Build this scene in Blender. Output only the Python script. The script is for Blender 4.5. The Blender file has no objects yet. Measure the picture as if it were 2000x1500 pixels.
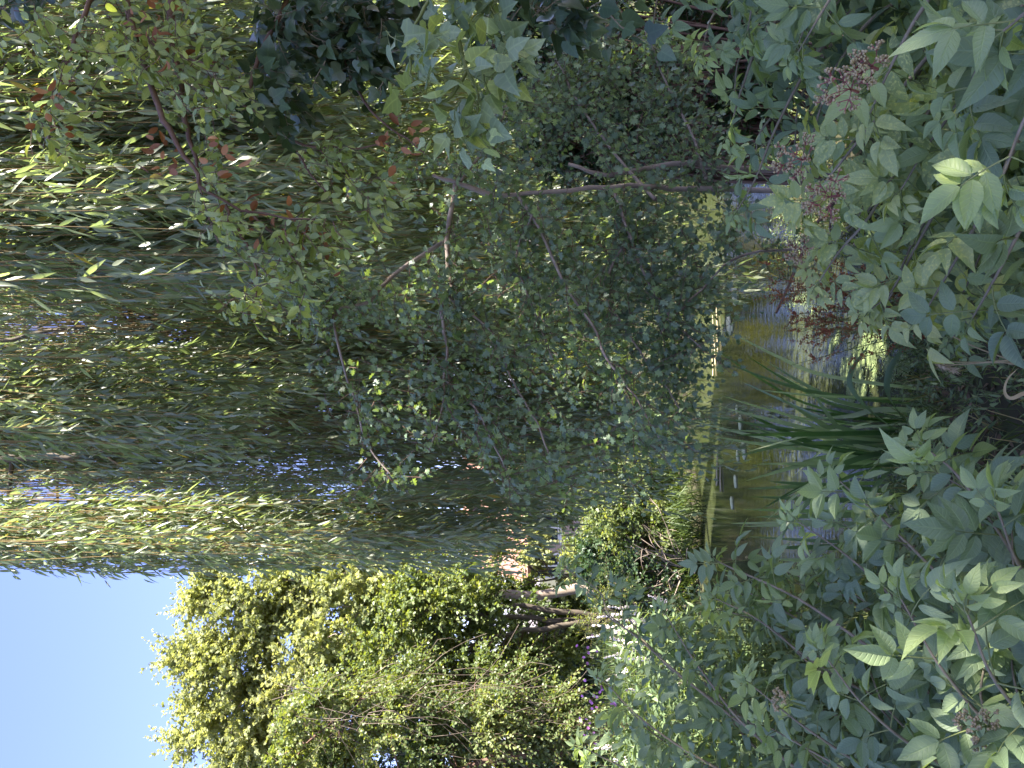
import bpy, math
import numpy as np
from mathutils import Vector, Matrix

PI = math.pi
R = math.radians
sc = bpy.context.scene

# ------------------------------------------------------------------ camera
# the photograph is a portrait picture lying on its side: the camera is rolled a quarter turn
PITCH = R(2.0)
FPX = 1511.0                       # focal length in pixels of the 2000 px side
CAM = np.array([0.0, 0.0, 2.4])
FWD = np.array([0, math.cos(PITCH), math.sin(PITCH)])
UP = np.array([0, -math.sin(PITCH), math.cos(PITCH)])
camd = bpy.data.cameras.new("camera")
camd.sensor_fit = 'HORIZONTAL'
camd.sensor_width = 36.0
camd.lens = 36.0 * FPX / 2000.0
camd.clip_start = 0.05
camd.clip_end = 2000
cam = bpy.data.objects.new("camera", camd)
sc.collection.objects.link(cam)
m = Matrix.Identity(4)
for i in range(3):
    m[i][0] = -UP[i]
    m[i][1] = (1, 0, 0)[i]
    m[i][2] = -FWD[i]
    m[i][3] = CAM[i]
cam.matrix_world = m
sc.camera = cam

# ------------------------------------------------------------------ sky and sun
SUN_AZ, SUN_EL = R(102), R(52)      # azimuth to the right of straight ahead
world = bpy.data.worlds.new("World")
sc.world = world
world.use_nodes = True
wn = world.node_tree
wn.nodes.clear()
sky = wn.nodes.new('ShaderNodeTexSky')
sky.sky_type = 'NISHITA'
sky.sun_disc = False
sky.sun_elevation = SUN_EL
sky.sun_rotation = SUN_AZ
sky.altitude = 50
sky.air_density = 1.0
sky.dust_density = 0.8
sky.ozone_density = 3.5
bg = wn.nodes.new('ShaderNodeBackground')
bg.inputs['Strength'].default_value = 0.075
wo = wn.nodes.new('ShaderNodeOutputWorld')
tint = wn.nodes.new('ShaderNodeMix')
tint.data_type = 'RGBA'; tint.blend_type = 'MULTIPLY'
tint.inputs['Factor'].default_value = 1.0
tint.inputs['B'].default_value = (.82, .69, .88, 1)
wn.links.new(sky.outputs[0], tint.inputs['A'])
wn.links.new(tint.outputs['Result'], bg.inputs[0])
wn.links.new(bg.outputs[0], wo.inputs[0])
sd = bpy.data.lights.new("sun", 'SUN')
sd.energy = 3.5
sd.angle = R(0.5)
sd.color = (1.0, 0.94, 0.84)
sun = bpy.data.objects.new("sun", sd)
sc.collection.objects.link(sun)
SD = Vector((math.sin(SUN_AZ) * math.cos(SUN_EL), math.cos(SUN_AZ) * math.cos(SUN_EL), math.sin(SUN_EL)))
sun.rotation_euler = SD.to_track_quat('Z', 'Y').to_euler()
sc.view_settings.view_transform = 'Standard'
sc.view_settings.look = 'None'
sc.view_settings.gamma = 1.0
sc.view_settings.exposure = 3.05
cy = sc.cycles
cy.max_bounces = 10
cy.diffuse_bounces = 6
cy.glossy_bounces = 2
cy.transmission_bounces = 6
cy.transparent_max_bounces = 4
cy.caustics_reflective = False
cy.caustics_refractive = False

# ------------------------------------------------------------------ helpers
def at(u, v, d):
    """point at upright-picture pixel (u right, v down, 1500 x 2000) and depth d metres"""
    return CAM + FWD * d + np.array([1, 0, 0]) * ((u - 750) / FPX * d) + UP * ((1000 - v) / FPX * d)

def nrm(a):
    return a / np.maximum(np.linalg.norm(a, axis=-1, keepdims=True), 1e-9)

class MB:
    def __init__(s):
        s.v, s.l, s.t, s.a, s.m, s.n = [], [], [], [], [], 0
    def add(s, v, loops, totals, attr=None, mat=0):
        v = np.asarray(v, np.float32).reshape(-1, 3)
        loops = np.asarray(loops, np.int32).ravel()
        totals = np.asarray(totals, np.int32).ravel()
        s.v.append(v)
        s.l.append(loops + s.n)
        s.t.append(totals)
        s.a.append(np.zeros((len(v), 3), np.float32) if attr is None else np.asarray(attr, np.float32).reshape(-1, 3))
        s.m.append(np.full(len(totals), mat, np.int32))
        s.n += len(v)
    def inst(s, tpl, P, D, N, L, W, rnd, mat=0):
        """copies of a flat leaf template: base P, pointing D, face normal N, length L, width W"""
        if len(P) == 0:
            return
        tv, tl, tt, ta = tpl
        D = nrm(D)
        N = nrm(N - D * np.sum(N * D, -1, keepdims=True))
        X = np.cross(D, N)
        M = len(P)
        L = np.broadcast_to(L, (M,))
        W = np.broadcast_to(W, (M,))
        v = (P[:, None, :] + X[:, None, :] * (tv[None, :, 0:1] * W[:, None, None])
             + D[:, None, :] * (tv[None, :, 1:2] * L[:, None, None])
             + N[:, None, :] * (tv[None, :, 2:3] * L[:, None, None]))
        k = len(tv)
        lo = (tl[None, :] + (np.arange(M) * k)[:, None])
        a = np.empty((M, k, 3), np.float32)
        a[:, :, 0:2] = ta[None]
        a[:, :, 2] = np.broadcast_to(rnd, (M,))[:, None]
        s.add(v, lo, np.tile(tt, M), a, mat)
    def tubes(s, P, Rr, sides=5, mat=0, rnd=0.5):
        """P (M,K,3) centre lines, Rr (M,K) or (K,) radii"""
        P = np.asarray(P, float)
        if P.ndim == 2:
            P = P[None]
        M, K, _ = P.shape
        Rr = np.broadcast_to(np.asarray(Rr, float), (M, K))
        T = np.gradient(P, axis=1)
        T = nrm(T)
        ref = np.where(np.abs(T[:, :1, 2:3]) > 0.8, np.array([1.0, 0.2, 0]), np.array([0, 0.1, 1.0]))
        ref = np.broadcast_to(ref, T.shape)
        A = nrm(np.cross(T, ref))
        B = np.cross(T, A)
        th = np.arange(sides) * 2 * PI / sides
        v = P[:, :, None, :] + Rr[:, :, None, None] * (A[:, :, None, :] * np.cos(th)[None, None, :, None] + B[:, :, None, :] * np.sin(th)[None, None, :, None])
        i = np.arange(K - 1)[:, None]
        j = np.arange(sides)[None, :]
        j2 = (j + 1) % sides
        q = np.stack([i * sides + j, i * sides + j2, (i + 1) * sides + j2, (i + 1) * sides + j], -1).reshape(-1)
        lo = q[None] + (np.arange(M) * K * sides)[:, None]
        a = np.zeros((M, K, sides, 3), np.float32)
        a[..., 0] = (j[0] / sides)[None, None, :]
        a[..., 1] = (np.arange(K) / (K - 1))[None, :, None]
        a[..., 2] = np.broadcast_to(rnd, (M,))[:, None, None]
        s.add(v, lo, np.full(M * (K - 1) * sides, 4), a, mat)
    def box(s, c, sz, mat=0, rot=None):
        c = np.array(c, float); h = np.array(sz, float) / 2
        v = np.array([[x, y, z] for x in (-1, 1) for y in (-1, 1) for z in (-1, 1)], float) * h
        if rot is not None:
            v = v @ np.array(rot).T
        f = [0, 1, 3, 2, 4, 6, 7, 5, 0, 4, 5, 1, 2, 3, 7, 6, 0, 2, 6, 4, 1, 5, 7, 3]
        s.add(v + c, f, [4] * 6, None, mat)
    def balls(s, P, r, rnd=0.5, mat=0):
        bv, bf = BALL
        M = len(P); k = len(bv)
        r = np.broadcast_to(r, (M,))
        v = P[:, None, :] + bv[None] * r[:, None, None]
        lo = bf.ravel()[None] + (np.arange(M) * k)[:, None]
        a = np.zeros((M, k, 3), np.float32)
        a[..., 2] = np.broadcast_to(rnd, (M,))[:, None]
        s.add(v, lo, np.full(M * len(bf), 3), a, mat)
    def build(s, name, mats, parent=None, smooth=True):
        v = np.concatenate(s.v); l = np.concatenate(s.l); t = np.concatenate(s.t); a = np.concatenate(s.a); mi = np.concatenate(s.m)
        o = link(name, None, parent)
        if parent is not None:
            q = parent
            while q is not None:
                v = v - np.array(q.location, np.float32)
                q = q.parent
        me = bpy.data.meshes.new(name)
        me.vertices.add(len(v)); me.vertices.foreach_set('co', v.ravel())
        me.loops.add(len(l)); me.loops.foreach_set('vertex_index', l)
        me.polygons.add(len(t))
        st = np.zeros(len(t), np.int32); st[1:] = np.cumsum(t)[:-1]
        me.polygons.foreach_set('loop_start', st)
        me.polygons.foreach_set('use_smooth', np.full(len(t), smooth))
        me.polygons.foreach_set('material_index', mi)
        at_ = me.attributes.new('leaf', 'FLOAT_VECTOR', 'POINT')
        at_.data.foreach_set('vector', a.ravel())
        me.update(calc_edges=True)
        for mm in (mats if isinstance(mats, (list, tuple)) else [mats]):
            me.materials.append(mm)
        bpy.data.objects.remove(o)
        o = bpy.data.objects.new(name, me)
        sc.collection.objects.link(o)
        if parent is not None:
            o.parent = parent
        return o

def link(name, data, parent=None):
    o = bpy.data.objects.new('tmp', data)
    return o

def ico():
    t = (1 + 5 ** .5) / 2
    v = np.array([[-1, t, 0], [1, t, 0], [-1, -t, 0], [1, -t, 0], [0, -1, t], [0, 1, t], [0, -1, -t], [0, 1, -t], [t, 0, -1], [t, 0, 1], [-t, 0, -1], [-t, 0, 1]], float)
    f = np.array([[0, 11, 5], [0, 5, 1], [0, 1, 7], [0, 7, 10], [0, 10, 11], [1, 5, 9], [5, 11, 4], [11, 10, 2], [10, 7, 6], [7, 1, 8], [3, 9, 4], [3, 4, 2], [3, 2, 6], [3, 6, 8], [3, 8, 9], [4, 9, 5], [2, 4, 11], [6, 2, 10], [8, 6, 7], [9, 8, 1]])
    return nrm(v), f
BALL = ico()

def tag(o, label=None, cat=None, group=None, kind=None):
    if label: o['label'] = label
    if cat: o['category'] = cat
    if group: o['group'] = group
    if kind: o['kind'] = kind
    return o

def thing(name, loc, label, cat, group=None):
    o = bpy.data.objects.new(name, None)
    o.empty_display_size = 0.1
    o.location = tuple(float(x) for x in loc)
    sc.collection.objects.link(o)
    return tag(o, label, cat, group)

# ------------------------------------------------------------------ leaf templates
def blade(st, w, fold=0.15, curl=0.2, mid=True, serr=0.0):
    """leaf along +y: stations st, half-widths w (of width 1), folded along the midrib, curling down"""
    z = lambda t: -curl * t * t
    V = [[0, 0, 0]]; A = [[0, 0]]; F = []
    for k, (t, ww) in enumerate(zip(st, w)):
        ww2 = ww * (1 + (serr if k % 2 else -serr))
        if mid:
            V += [[-ww2, t, z(t) + fold * ww], [0, t, z(t)], [ww2, t, z(t) + fold * ww]]
            A += [[-1, t], [0, t], [1, t]]
        else:
            V += [[-ww2, t, z(t)], [ww2, t, z(t)]]
            A += [[-1, t], [1, t]]
    V += [[0, 1, z(1)]]; A += [[0, 1]]
    n = len(st); s = 3 if mid else 2
    tip = len(V) - 1
    if mid:
        F += [[0, 2, 1], [0, 3, 2]]
        for k in range(n - 1):
            a = 1 + 3 * k; b = a + 3
            F += [[a, a + 1, b + 1, b], [a + 1, a + 2, b + 2, b + 1]]
        a = 1 + 3 * (n - 1)
        F += [[a, a + 1, tip], [a + 1, a + 2, tip]]
    else:
        F += [[0, 2, 1]]
        for k in range(n - 1):
            a = 1 + 2 * k; b = a + 2
            F += [[a, a + 1, b + 1, b]]
        a = 1 + 2 * (n - 1)
        F += [[a, a + 1, tip]]
    return (np.array(V, float), np.array([i for f in F for i in f], np.int32), np.array([len(f) for f in F], np.int32), np.array(A, float))

def lobed(half, cy_=0.42, bend=0.12, cup=0.0):
    """half outline (x>=0) from the base to the tip, mirrored; fan about a centre vertex"""
    half = np.array(half, float)
    out = np.concatenate([half, half[1:-1][::-1] * [-1, 1]])
    c = np.array([[0, cy_]])
    P = np.concatenate([c, out])
    mx = np.abs(P[:, 0]).max()
    z = -bend * P[:, 1] ** 2 + cup * np.abs(P[:, 0]) / mx * 0.3
    V = np.column_stack([P, z])
    n = len(out)
    F = [[0, 1 + i, 1 + (i + 1) % n] for i in range(n)]
    A = np.column_stack([P[:, 0] / mx, P[:, 1]])
    return (V, np.array(F, np.int32).ravel(), np.full(n, 3, np.int32), A)

T_WILLOW = [blade([.3, .65], [.5, .42], 0, c, mid=False) for c in (-.06, .1, .28)]
T_WILLOWM = [blade([.18, .42, .72], [.36, .5, .27], .04, c) for c in (-.08, .06, .2)]
T_ELDER = [blade([.06, .18, .32, .46, .60, .74, .87], [.24, .42, .5, .49, .41, .28, .13], f, c, serr=.025) for f, c in ((.1, .12), (.28, .3), (-.06, .45), (.35, .05), (.2, .6))]
T_OVAL = [blade([.15, .4, .65, .88], [.32, .5, .46, .24], f, c) for f, c in ((.1, .1), (.3, .3), (.05, .45))]
T_SMALL = [blade([.3, .7], [.5, .4], 0, c, mid=False) for c in (.05, .3)]
T_LANCE = [blade([.12, .35, .65, .85], [.35, .5, .35, .16], f, c) for f, c in ((.08, .25), (.04, .5), (.12, .1))]
HAW = [(0, 0), (.10, .18), (.30, .22), (.48, .40), (.26, .44), (.22, .52), (.48, .70), (.30, .76), (.16, .74), (.20, .95), (0, 1.02)]
T_HAW = [lobed(HAW, .45, b, c) for b, c in ((.1, .2), (.3, .5), (.0, -.3))]
IVY1 = [(0, 0), (.25, -.12), (.46, .02), (.50, .25), (.40, .48), (.22, .75), (0, 1.05)]
IVY2 = [(0, 0), (.28, -.1), (.55, .06), (.60, .30), (.36, .40), (.30, .62), (.12, .86), (0, 1.05)]
T_IVY = [lobed(IVY1, .35, .1, .3), lobed(IVY1, .35, .35, .8), lobed(IVY2, .35, .15, .5), lobed(IVY2, .35, .3, -.3)]
SYC = [(0, 0), (.3, -.06), (.52, .22), (.30, .32), (.52, .62), (.26, .60), (.16, .80), (0, 1)]
T_SYC = [lobed(SYC, .35, b, c) for b, c in ((.15, .3), (.4, .6), (.1, -.3))]

def scatter(mb, tpls, rng, P, D, N, L, W, rnd, mat=0):
    M = len(P)
    L = np.broadcast_to(L, (M,)); W = np.broadcast_to(W, (M,)); rnd = np.broadcast_to(rnd, (M,))
    c = rng.integers(0, len(tpls), M)
    for i, t in enumerate(tpls):
        k = c == i
        if k.any():
            mb.inst(t, P[k], D[k], N[k], L[k], W[k], rnd[k], mat)

def rv(rng, n):
    return nrm(rng.normal(size=(n, 3)))

def sprays(ms, ml, rng, P0, D, L, n, tpls, ll, lw, droop=.15, ang=55, up=.6, stem_r=.0015, K=5, leafdroop=.15, rnd=None, t0=.08, tipleaf=True, opp=False, smat=0, lmat=0, sides=3, petiole=0.0):
    """twigs starting at P0 along D, each with n leaves; stems go to ms, leaves to ml"""
    M = len(P0)
    if M == 0: return
    D = nrm(D); L = np.broadcast_to(L, (M,)).astype(float)
    side0 = nrm(np.cross(D, rv(rng, M)))
    wob = rv(rng, M) * 0.12
    def curve(t):
        t = t[..., None]
        LL = L[:, None, None]
        return P0[:, None, :] + D[:, None, :] * LL * t + wob[:, None, :] * LL * np.sin(t * PI * 1.5) * .5 + np.array([0, 0, -1.0]) * LL * droop * t * t
    def tang(t):
        e = 1e-2
        return nrm(curve(t + e) - curve(t - e))
    if ms is not None:
        ts = np.broadcast_to(np.linspace(0, 1, K), (M, K))
        ms.tubes(curve(ts), (np.linspace(1, .35, K) * stem_r)[None, :] * np.ones((M, 1)), sides, smat, rng.random(M))
    nn = n + (1 if tipleaf else 0)
    tk = np.linspace(t0, 1, nn)
    if opp:
        tk = t0 + (1 - t0) * (np.floor(np.arange(nn) / 2) + .5) / math.ceil(nn / 2)
        if tipleaf: tk[-1] = 1
    t = np.clip(np.broadcast_to(tk, (M, nn)) + rng.normal(0, .02, (M, nn)), 0, 1)
    pos = curve(t); tg = tang(t)
    A = side0[:, None, :] * np.ones((1, nn, 1))
    A = nrm(A - tg * np.sum(A * tg, -1, keepdims=True))
    B = np.cross(tg, A)
    ga = (PI if opp else 2.4)
    ph = np.arange(nn)[None, :] * ga + (np.floor(np.arange(nn) / 2) * PI / 2 if opp else 0) + rng.normal(0, .3, (M, nn))
    side = A * np.cos(ph)[..., None] + B * np.sin(ph)[..., None]
    an = R(ang) * (1 + rng.normal(0, .18, (M, nn)))
    if tipleaf: an[:, -1] *= .2
    ld = tg * np.cos(an)[..., None] + side * np.sin(an)[..., None] + np.array([0, 0, -1.0]) * leafdroop
    ld = nrm(ld).reshape(-1, 3)
    q = len(ld)
    N = np.array([0, 0, 1.0]) * up + tg.reshape(-1, 3) * .25 + rv(rng, q) * (1 - up) * .9
    size = (0.75 + 0.5 * rng.random(q))
    young = 1 - .35 * np.repeat(t.reshape(M, nn), 1, axis=0).reshape(-1) ** 3
    rr = rng.random(q) if rnd is None else np.clip(np.repeat(np.broadcast_to(rnd, (M,)), nn) + rng.normal(0, .12, q), 0, 1)
    P = pos.reshape(-1, 3)
    if petiole:
        if ms is not None:
            pe = np.stack([P, P + ld * (petiole * size * .5)[:, None], P + ld * (petiole * size)[:, None]], 1)
            ms.tubes(pe, np.array([.5, .4, .35]) * stem_r, 3, smat, .5)
        P = P + ld * (petiole * size)[:, None]
    scatter(ml, tpls, rng, P, ld, N, ll * size * young, lw * size * young, rr, lmat)

def bez(pts, K):
    """smooth curve through pts"""
    pts = np.array(pts, float)
    n = len(pts)
    t = np.linspace(0, n - 1, K)
    ext = np.concatenate([[2 * pts[0] - pts[1]], pts, [2 * pts[-1] - pts[-2]]])
    i = np.minimum(t.astype(int), n - 2); f = (t - i)[:, None]
    p0, p1, p2, p3 = ext[i], ext[i + 1], ext[i + 2], ext[i + 3]
    return .5 * ((2 * p1) + (-p0 + p2) * f + (2 * p0 - 5 * p1 + 4 * p2 - p3) * f ** 2 + (-p0 + 3 * p1 - 3 * p2 + p3) * f ** 3)

class Skel:
    """grows limbs from what is there to each target point"""
    def __init__(s, rng): s.rng = rng; s.p = []; s.r = []; s.paths = []; s.rad = []
    def path(s, pts, r0, r1, K=8):
        c = bez(pts, K)
        c[1:-1] += s.rng.normal(0, r0 * .35, (K - 2, 3))
        r = np.linspace(r0, r1, K)
        s.paths.append(c); s.rad.append(r)
        for a, b in zip(c, r): s.p.append(a); s.r.append(b)
    def to(s, t, tipr, K=8, bow=.12):
        P = np.array(s.p); rr = np.array(s.r)
        dd = np.linalg.norm(P - t, axis=1)
        cost = dd + np.maximum(0, P[:, 2] - t[2]) * 1.2 + 0.02 / np.maximum(rr, .004)
        i = int(np.argmin(cost)); a = P[i]; L = dd[i]
        r0 = min(rr[i] * .75, max(tipr * 1.3, .011 * L + tipr))
        mid = a * .5 + t * .5 + np.array([0, 0, L * bow]) + s.rng.normal(0, .05 * L, 3)
        s.path([a, mid, t], r0, tipr, K)
    def emit(s, mb, sides=6):
        Ks = set(len(p) for p in s.paths)
        for K in Ks:
            idx = [i for i, p in enumerate(s.paths) if len(p) == K]
            mb.tubes(np.array([s.paths[i] for i in idx]), np.array([s.rad[i] for i in idx]), sides, 0, s.rng.random(len(idx)))

# ------------------------------------------------------------------ materials
def mat_base(name):
    m = bpy.data.materials.new(name)
    m.use_nodes = True
    nt = m.node_tree
    nt.nodes.clear()
    out = nt.nodes.new('ShaderNodeOutputMaterial')
    return m, nt, out

def nd(nt, typ, **kw):
    n = nt.nodes.new(typ)
    for k, v in kw.items():
        if k.startswith('i_'):
            n.inputs[k[2:].replace('_', ' ')].default_value = v
        else:
            setattr(n, k, v)
    return n

def math_(nt, op, a, b=None, c=None, clamp=False):
    n = nt.nodes.new('ShaderNodeMath'); n.operation = op; n.use_clamp = clamp
    for i, x in enumerate((a, b, c)):
        if x is None: continue
        if isinstance(x, (int, float)): n.inputs[i].default_value = x
        else: nt.links.new(x, n.inputs[i])
    return n.outputs[0]

def ramp(nt, fac, stops):
    n = nt.nodes.new('ShaderNodeValToRGB')
    e = n.color_ramp.elements
    while len(e) < len(stops): e.new(0.5)
    for el, (p, c) in zip(e, stops):
        el.position = p; el.color = (*c, 1)
    nt.links.new(fac, n.inputs[0])
    return n.outputs[0]

def mix(nt, fac, a, b, typ='MIX'):
    n = nt.nodes.new('ShaderNodeMix'); n.data_type = 'RGBA'; n.blend_type = typ
    for s, x in ((n.inputs['Factor'], fac), (n.inputs['A'], a), (n.inputs['B'], b)):
        if isinstance(x, (int, float)): s.default_value = x
        elif isinstance(x, tuple): s.default_value = (*x, 1)
        else: nt.links.new(x, s)
    return n.outputs['Result']

def leaf_mat(name, stops, under=None, transl=.35, rough=.45, vein=0.0, veins=9, tcol=None, mottle=None, spec=.4, bump=0.0, ang=1.0):
    """stops: colours over the per-leaf random value; under: colour factor of the lower side"""
    m, nt, out = mat_base(name)
    a = nd(nt, 'ShaderNodeAttribute', attribute_name='leaf')
    s = nd(nt, 'ShaderNodeSeparateXYZ')
    nt.links.new(a.outputs['Vector'], s.inputs[0])
    col = ramp(nt, s.outputs[2], stops)
    geo = nd(nt, 'ShaderNodeNewGeometry')
    tc = nd(nt, 'ShaderNodeTexCoord')
    nz = nd(nt, 'ShaderNodeTexNoise', i_Scale=3.0, i_Detail=3.0)
    nt.links.new(tc.outputs['Object'], nz.inputs['Vector'])
    hsv = nd(nt, 'ShaderNodeHueSaturation')
    nt.links.new(col, hsv.inputs['Color'])
    nt.links.new(math_(nt, 'MULTIPLY_ADD', nz.outputs[0], .9, .55), hsv.inputs['Value'])
    nt.links.new(math_(nt, 'MULTIPLY_ADD', nz.outputs[0], -.04, .52), hsv.inputs['Hue'])
    col = hsv.outputs[0]
    ax = math_(nt, 'ABSOLUTE', s.outputs[0])
    hgt = None
    if mottle:
        n2 = nd(nt, 'ShaderNodeTexNoise', i_Scale=160.0, i_Detail=2.0)
        nt.links.new(tc.outputs['Object'], n2.inputs['Vector'])
        n3 = nd(nt, 'ShaderNodeTexNoise', i_Scale=5.0)
        nt.links.new(tc.outputs['Object'], n3.inputs['Vector'])
        f = math_(nt, 'MULTIPLY', math_(nt, 'MULTIPLY_ADD', n2.outputs[0], 8, -4.1, True), math_(nt, 'GREATER_THAN', s.outputs[2], mottle[0]))
        col = mix(nt, f, col, mottle[1])
    if vein:
        rib = math_(nt, 'SUBTRACT', 1.0, math_(nt, 'MULTIPLY', ax, 9.0), None, True)
        w = math_(nt, 'MULTIPLY', math_(nt, 'SUBTRACT', s.outputs[1], math_(nt, 'MULTIPLY', ax, .16 * ang)), veins * 2 * PI)
        sv = math_(nt, 'POWER', math_(nt, 'MULTIPLY_ADD', math_(nt, 'SINE', w), .5, .5), 8.0)
        vv = math_(nt, 'MAXIMUM', rib, math_(nt, 'MULTIPLY', sv, .5))
        col = mix(nt, math_(nt, 'MULTIPLY', vv, vein), col, mix(nt, 1.0, col, (2.2, 2.1, 1.9), 'MULTIPLY'))
        hgt = vv
    if under:
        col = mix(nt, geo.outputs['Backfacing'], col, mix(nt, 1.0, col, under, 'MULTIPLY'))
    p = nd(nt, 'ShaderNodeBsdfPrincipled', i_Roughness=rough)
    p.inputs['Specular IOR Level'].default_value = spec
    nt.links.new(col, p.inputs['Base Color'])
    if bump and hgt is not None:
        b = nd(nt, 'ShaderNodeBump', i_Strength=bump, i_Distance=.002)
        b.invert = True
        nt.links.new(hgt, b.inputs['Height'])
        nt.links.new(b.outputs[0], p.inputs['Normal'])
    tr = nd(nt, 'ShaderNodeBsdfTranslucent')
    nt.links.new(mix(nt, 1.0, col, tcol or (1.9, 1.75, .55), 'MULTIPLY'), tr.inputs[0])
    mx = nd(nt, 'ShaderNodeMixShader', i_Fac=transl)
    nt.links.new(p.outputs[0], mx.inputs[1]); nt.links.new(tr.outputs[0], mx.inputs[2])
    nt.links.new(mx.outputs[0], out.inputs[0])
    return m

def solid_mat(name, c1, c2, scale=8.0, rough=.8, bump=.3, stretch=(1, 1, 1), spec=.3, c3=None):
    m, nt, out = mat_base(name)
    tc = nd(nt, 'ShaderNodeTexCoord'); mp = nd(nt, 'ShaderNodeMapping')
    mp.inputs['Scale'].default_value = stretch
    nt.links.new(tc.outputs['Object'], mp.inputs[0])
    nz = nd(nt, 'ShaderNodeTexNoise', i_Scale=scale, i_Detail=6.0, i_Roughness=.65)
    nt.links.new(mp.outputs[0], nz.inputs['Vector'])
    st = [(.3, c1), (.7, c2)] if c3 is None else [(.3, c1), (.5, c2), (.7, c3)]
    col = ramp(nt, nz.outputs[0], st)
    p = nd(nt, 'ShaderNodeBsdfPrincipled', i_Roughness=rough)
    p.inputs['Specular IOR Level'].default_value = spec
    nt.links.new(col, p.inputs['Base Color'])
    b = nd(nt, 'ShaderNodeBump', i_Strength=bump, i_Distance=.01)
    nt.links.new(nz.outputs[0], b.inputs['Height']); nt.links.new(b.outputs[0], p.inputs['Normal'])
    nt.links.new(p.outputs[0], out.inputs[0])
    return m

G = lambda *c: c
M_WILLOW = leaf_mat('willow_leaf', [(0, G(.12, .155, .09)), (.5, G(.185, .215, .13)), (.93, G(.25, .275, .16)), (.97, G(.34, .27, .05)), (1, G(.36, .25, .06))], under=(1.3, 1.35, 1.6), transl=.42, rough=.38, tcol=(1.6, 1.7, .65), spec=.6)
M_WTWIG = solid_mat('willow_twig', (.20, .13, .05), (.30, .21, .08), 20, .7, .1)
M_BARK = solid_mat('bark', (.05, .04, .03), (.14, .115, .085), 14, .9, .8, (1, 1, .25))
M_BARKP = solid_mat('pale_bark', (.16, .12, .09), (.38, .31, .25), 16, .85, .6, (1, 1, .3))
M_BARKR = solid_mat('reddish_bark', (.09, .05, .035), (.20, .125, .09), 16, .8, .5, (1, 1, .4))
M_HAW = leaf_mat('hawthorn_leaf', [(0, G(.085, .125, .075)), (.6, G(.135, .18, .11)), (1, G(.20, .26, .11))], under=(1.25, 1.3, 1.35), transl=.28, rough=.45, tcol=(2.2, 2.2, .6))
M_SYC = leaf_mat('sycamore_leaf', [(0, G(.17, .20, .07)), (.5, G(.22, .25, .10)), (1, G(.29, .31, .14))], under=(1.3, 1.25, 1.3), transl=.42, rough=.55, tcol=(1.6, 1.55, .85))
M_IVY = leaf_mat('sunlit_ivy_leaf', [(0, G(.15, .21, .12)), (.6, G(.21, .275, .155)), (1, G(.28, .34, .16))], transl=.2, rough=.35, vein=.35, veins=4, bump=.3, under=(1.4, 1.4, 1.2))  # paler than the dark ivy: sunlight on the spray put into its colour
M_IVYD = leaf_mat('dark_ivy_leaf', [(0, G(.035, .06, .035)), (1, G(.075, .12, .06))], transl=.15, rough=.28, vein=.3, veins=4)
M_ELDER = leaf_mat('elder_leaf', [(0, G(.095, .145, .080)), (.5, G(.155, .21, .115)), (.85, G(.205, .27, .13)), (1, G(.30, .37, .14))], transl=.28, rough=.50, vein=.30, veins=9, bump=.55, under=(1.3, 1.25, 1.2), tcol=(1.9, 2.0, .7))
M_ELDERY = leaf_mat('yellowing_elder_leaf', [(0, G(.18, .25, .11)), (.5, G(.28, .34, .14)), (1, G(.42, .46, .19))], transl=.3, rough=.5, vein=.2, veins=9, bump=.5, mottle=(.4, (.42, .45, .17)), tcol=(1.9, 1.9, .7))
M_OVAL = leaf_mat('sallow_leaf', [(0, G(.14, .19, .075)), (.5, G(.20, .26, .10)), (1, G(.31, .35, .14))], transl=.3, rough=.45, vein=.25, veins=7, under=(1.4, 1.4, 1.4))
M_DEAD = leaf_mat('dead_leaf', [(0, G(.16, .06, .03)), (.5, G(.32, .14, .06)), (1, G(.42, .22, .11))], transl=.25, rough=.7, tcol=(1.6, 1.2, .7))
M_SHRUB = leaf_mat('shrub_leaf', [(0, G(.08, .12, .04)), (.6, G(.135, .175, .06)), (1, G(.22, .25, .09))], transl=.32, rough=.45, under=(1.3, 1.3, 1.3))
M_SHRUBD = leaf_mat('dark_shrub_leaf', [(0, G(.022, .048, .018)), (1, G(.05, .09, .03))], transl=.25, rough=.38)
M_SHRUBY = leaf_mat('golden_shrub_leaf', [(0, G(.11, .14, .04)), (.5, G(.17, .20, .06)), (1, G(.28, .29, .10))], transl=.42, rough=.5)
M_MINT = leaf_mat('herb_leaf', [(0, G(.09, .14, .06)), (.6, G(.14, .20, .09)), (1, G(.20, .27, .12))], transl=.28, rough=.5, vein=.25, veins=7)
M_STEMG = solid_mat('green_stem', (.10, .14, .04), (.20, .22, .08), 20, .5, .1)
M_STEMR = solid_mat('brown_stem', (.12, .10, .06), (.24, .20, .13), 25, .6, .3)
M_IRIS = leaf_mat('iris_blade', [(0, G(.07, .13, .045)), (.45, G(.15, .21, .11)), (1, G(.40, .44, .29))], transl=.30, rough=.35, under=(1.2, 1.2, 1.2), tcol=(1.5, 2.0, .5))
M_STRAW = solid_mat('straw', (.34, .27, .15), (.52, .43, .27), 30, .6, .1)
M_FLOWER = solid_mat('pale_flower', (.90, .76, .70), (.95, .86, .80), 60, .7, .1)
M_PINK = solid_mat('pink_flower', (.55, .18, .45), (.70, .30, .60), 60, .7, .1)
M_BERRY = solid_mat('berry', (.22, .20, .08), (.34, .24, .13), 90, .35, .05, spec=.5)
M_BSTALK = solid_mat('berry_stalk', (.22, .07, .07), (.34, .12, .11), 60, .5, .1)
M_DOCK = leaf_mat('dock_seed', [(0, G(.20, .055, .03)), (.5, G(.32, .11, .05)), (1, G(.38, .20, .08))], transl=.25, rough=.7, tcol=(1.4, .9, .6))
M_FLOAT = solid_mat('floating_leaf', (.42, .42, .20), (.60, .58, .34), 25, .45, .1)
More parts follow.
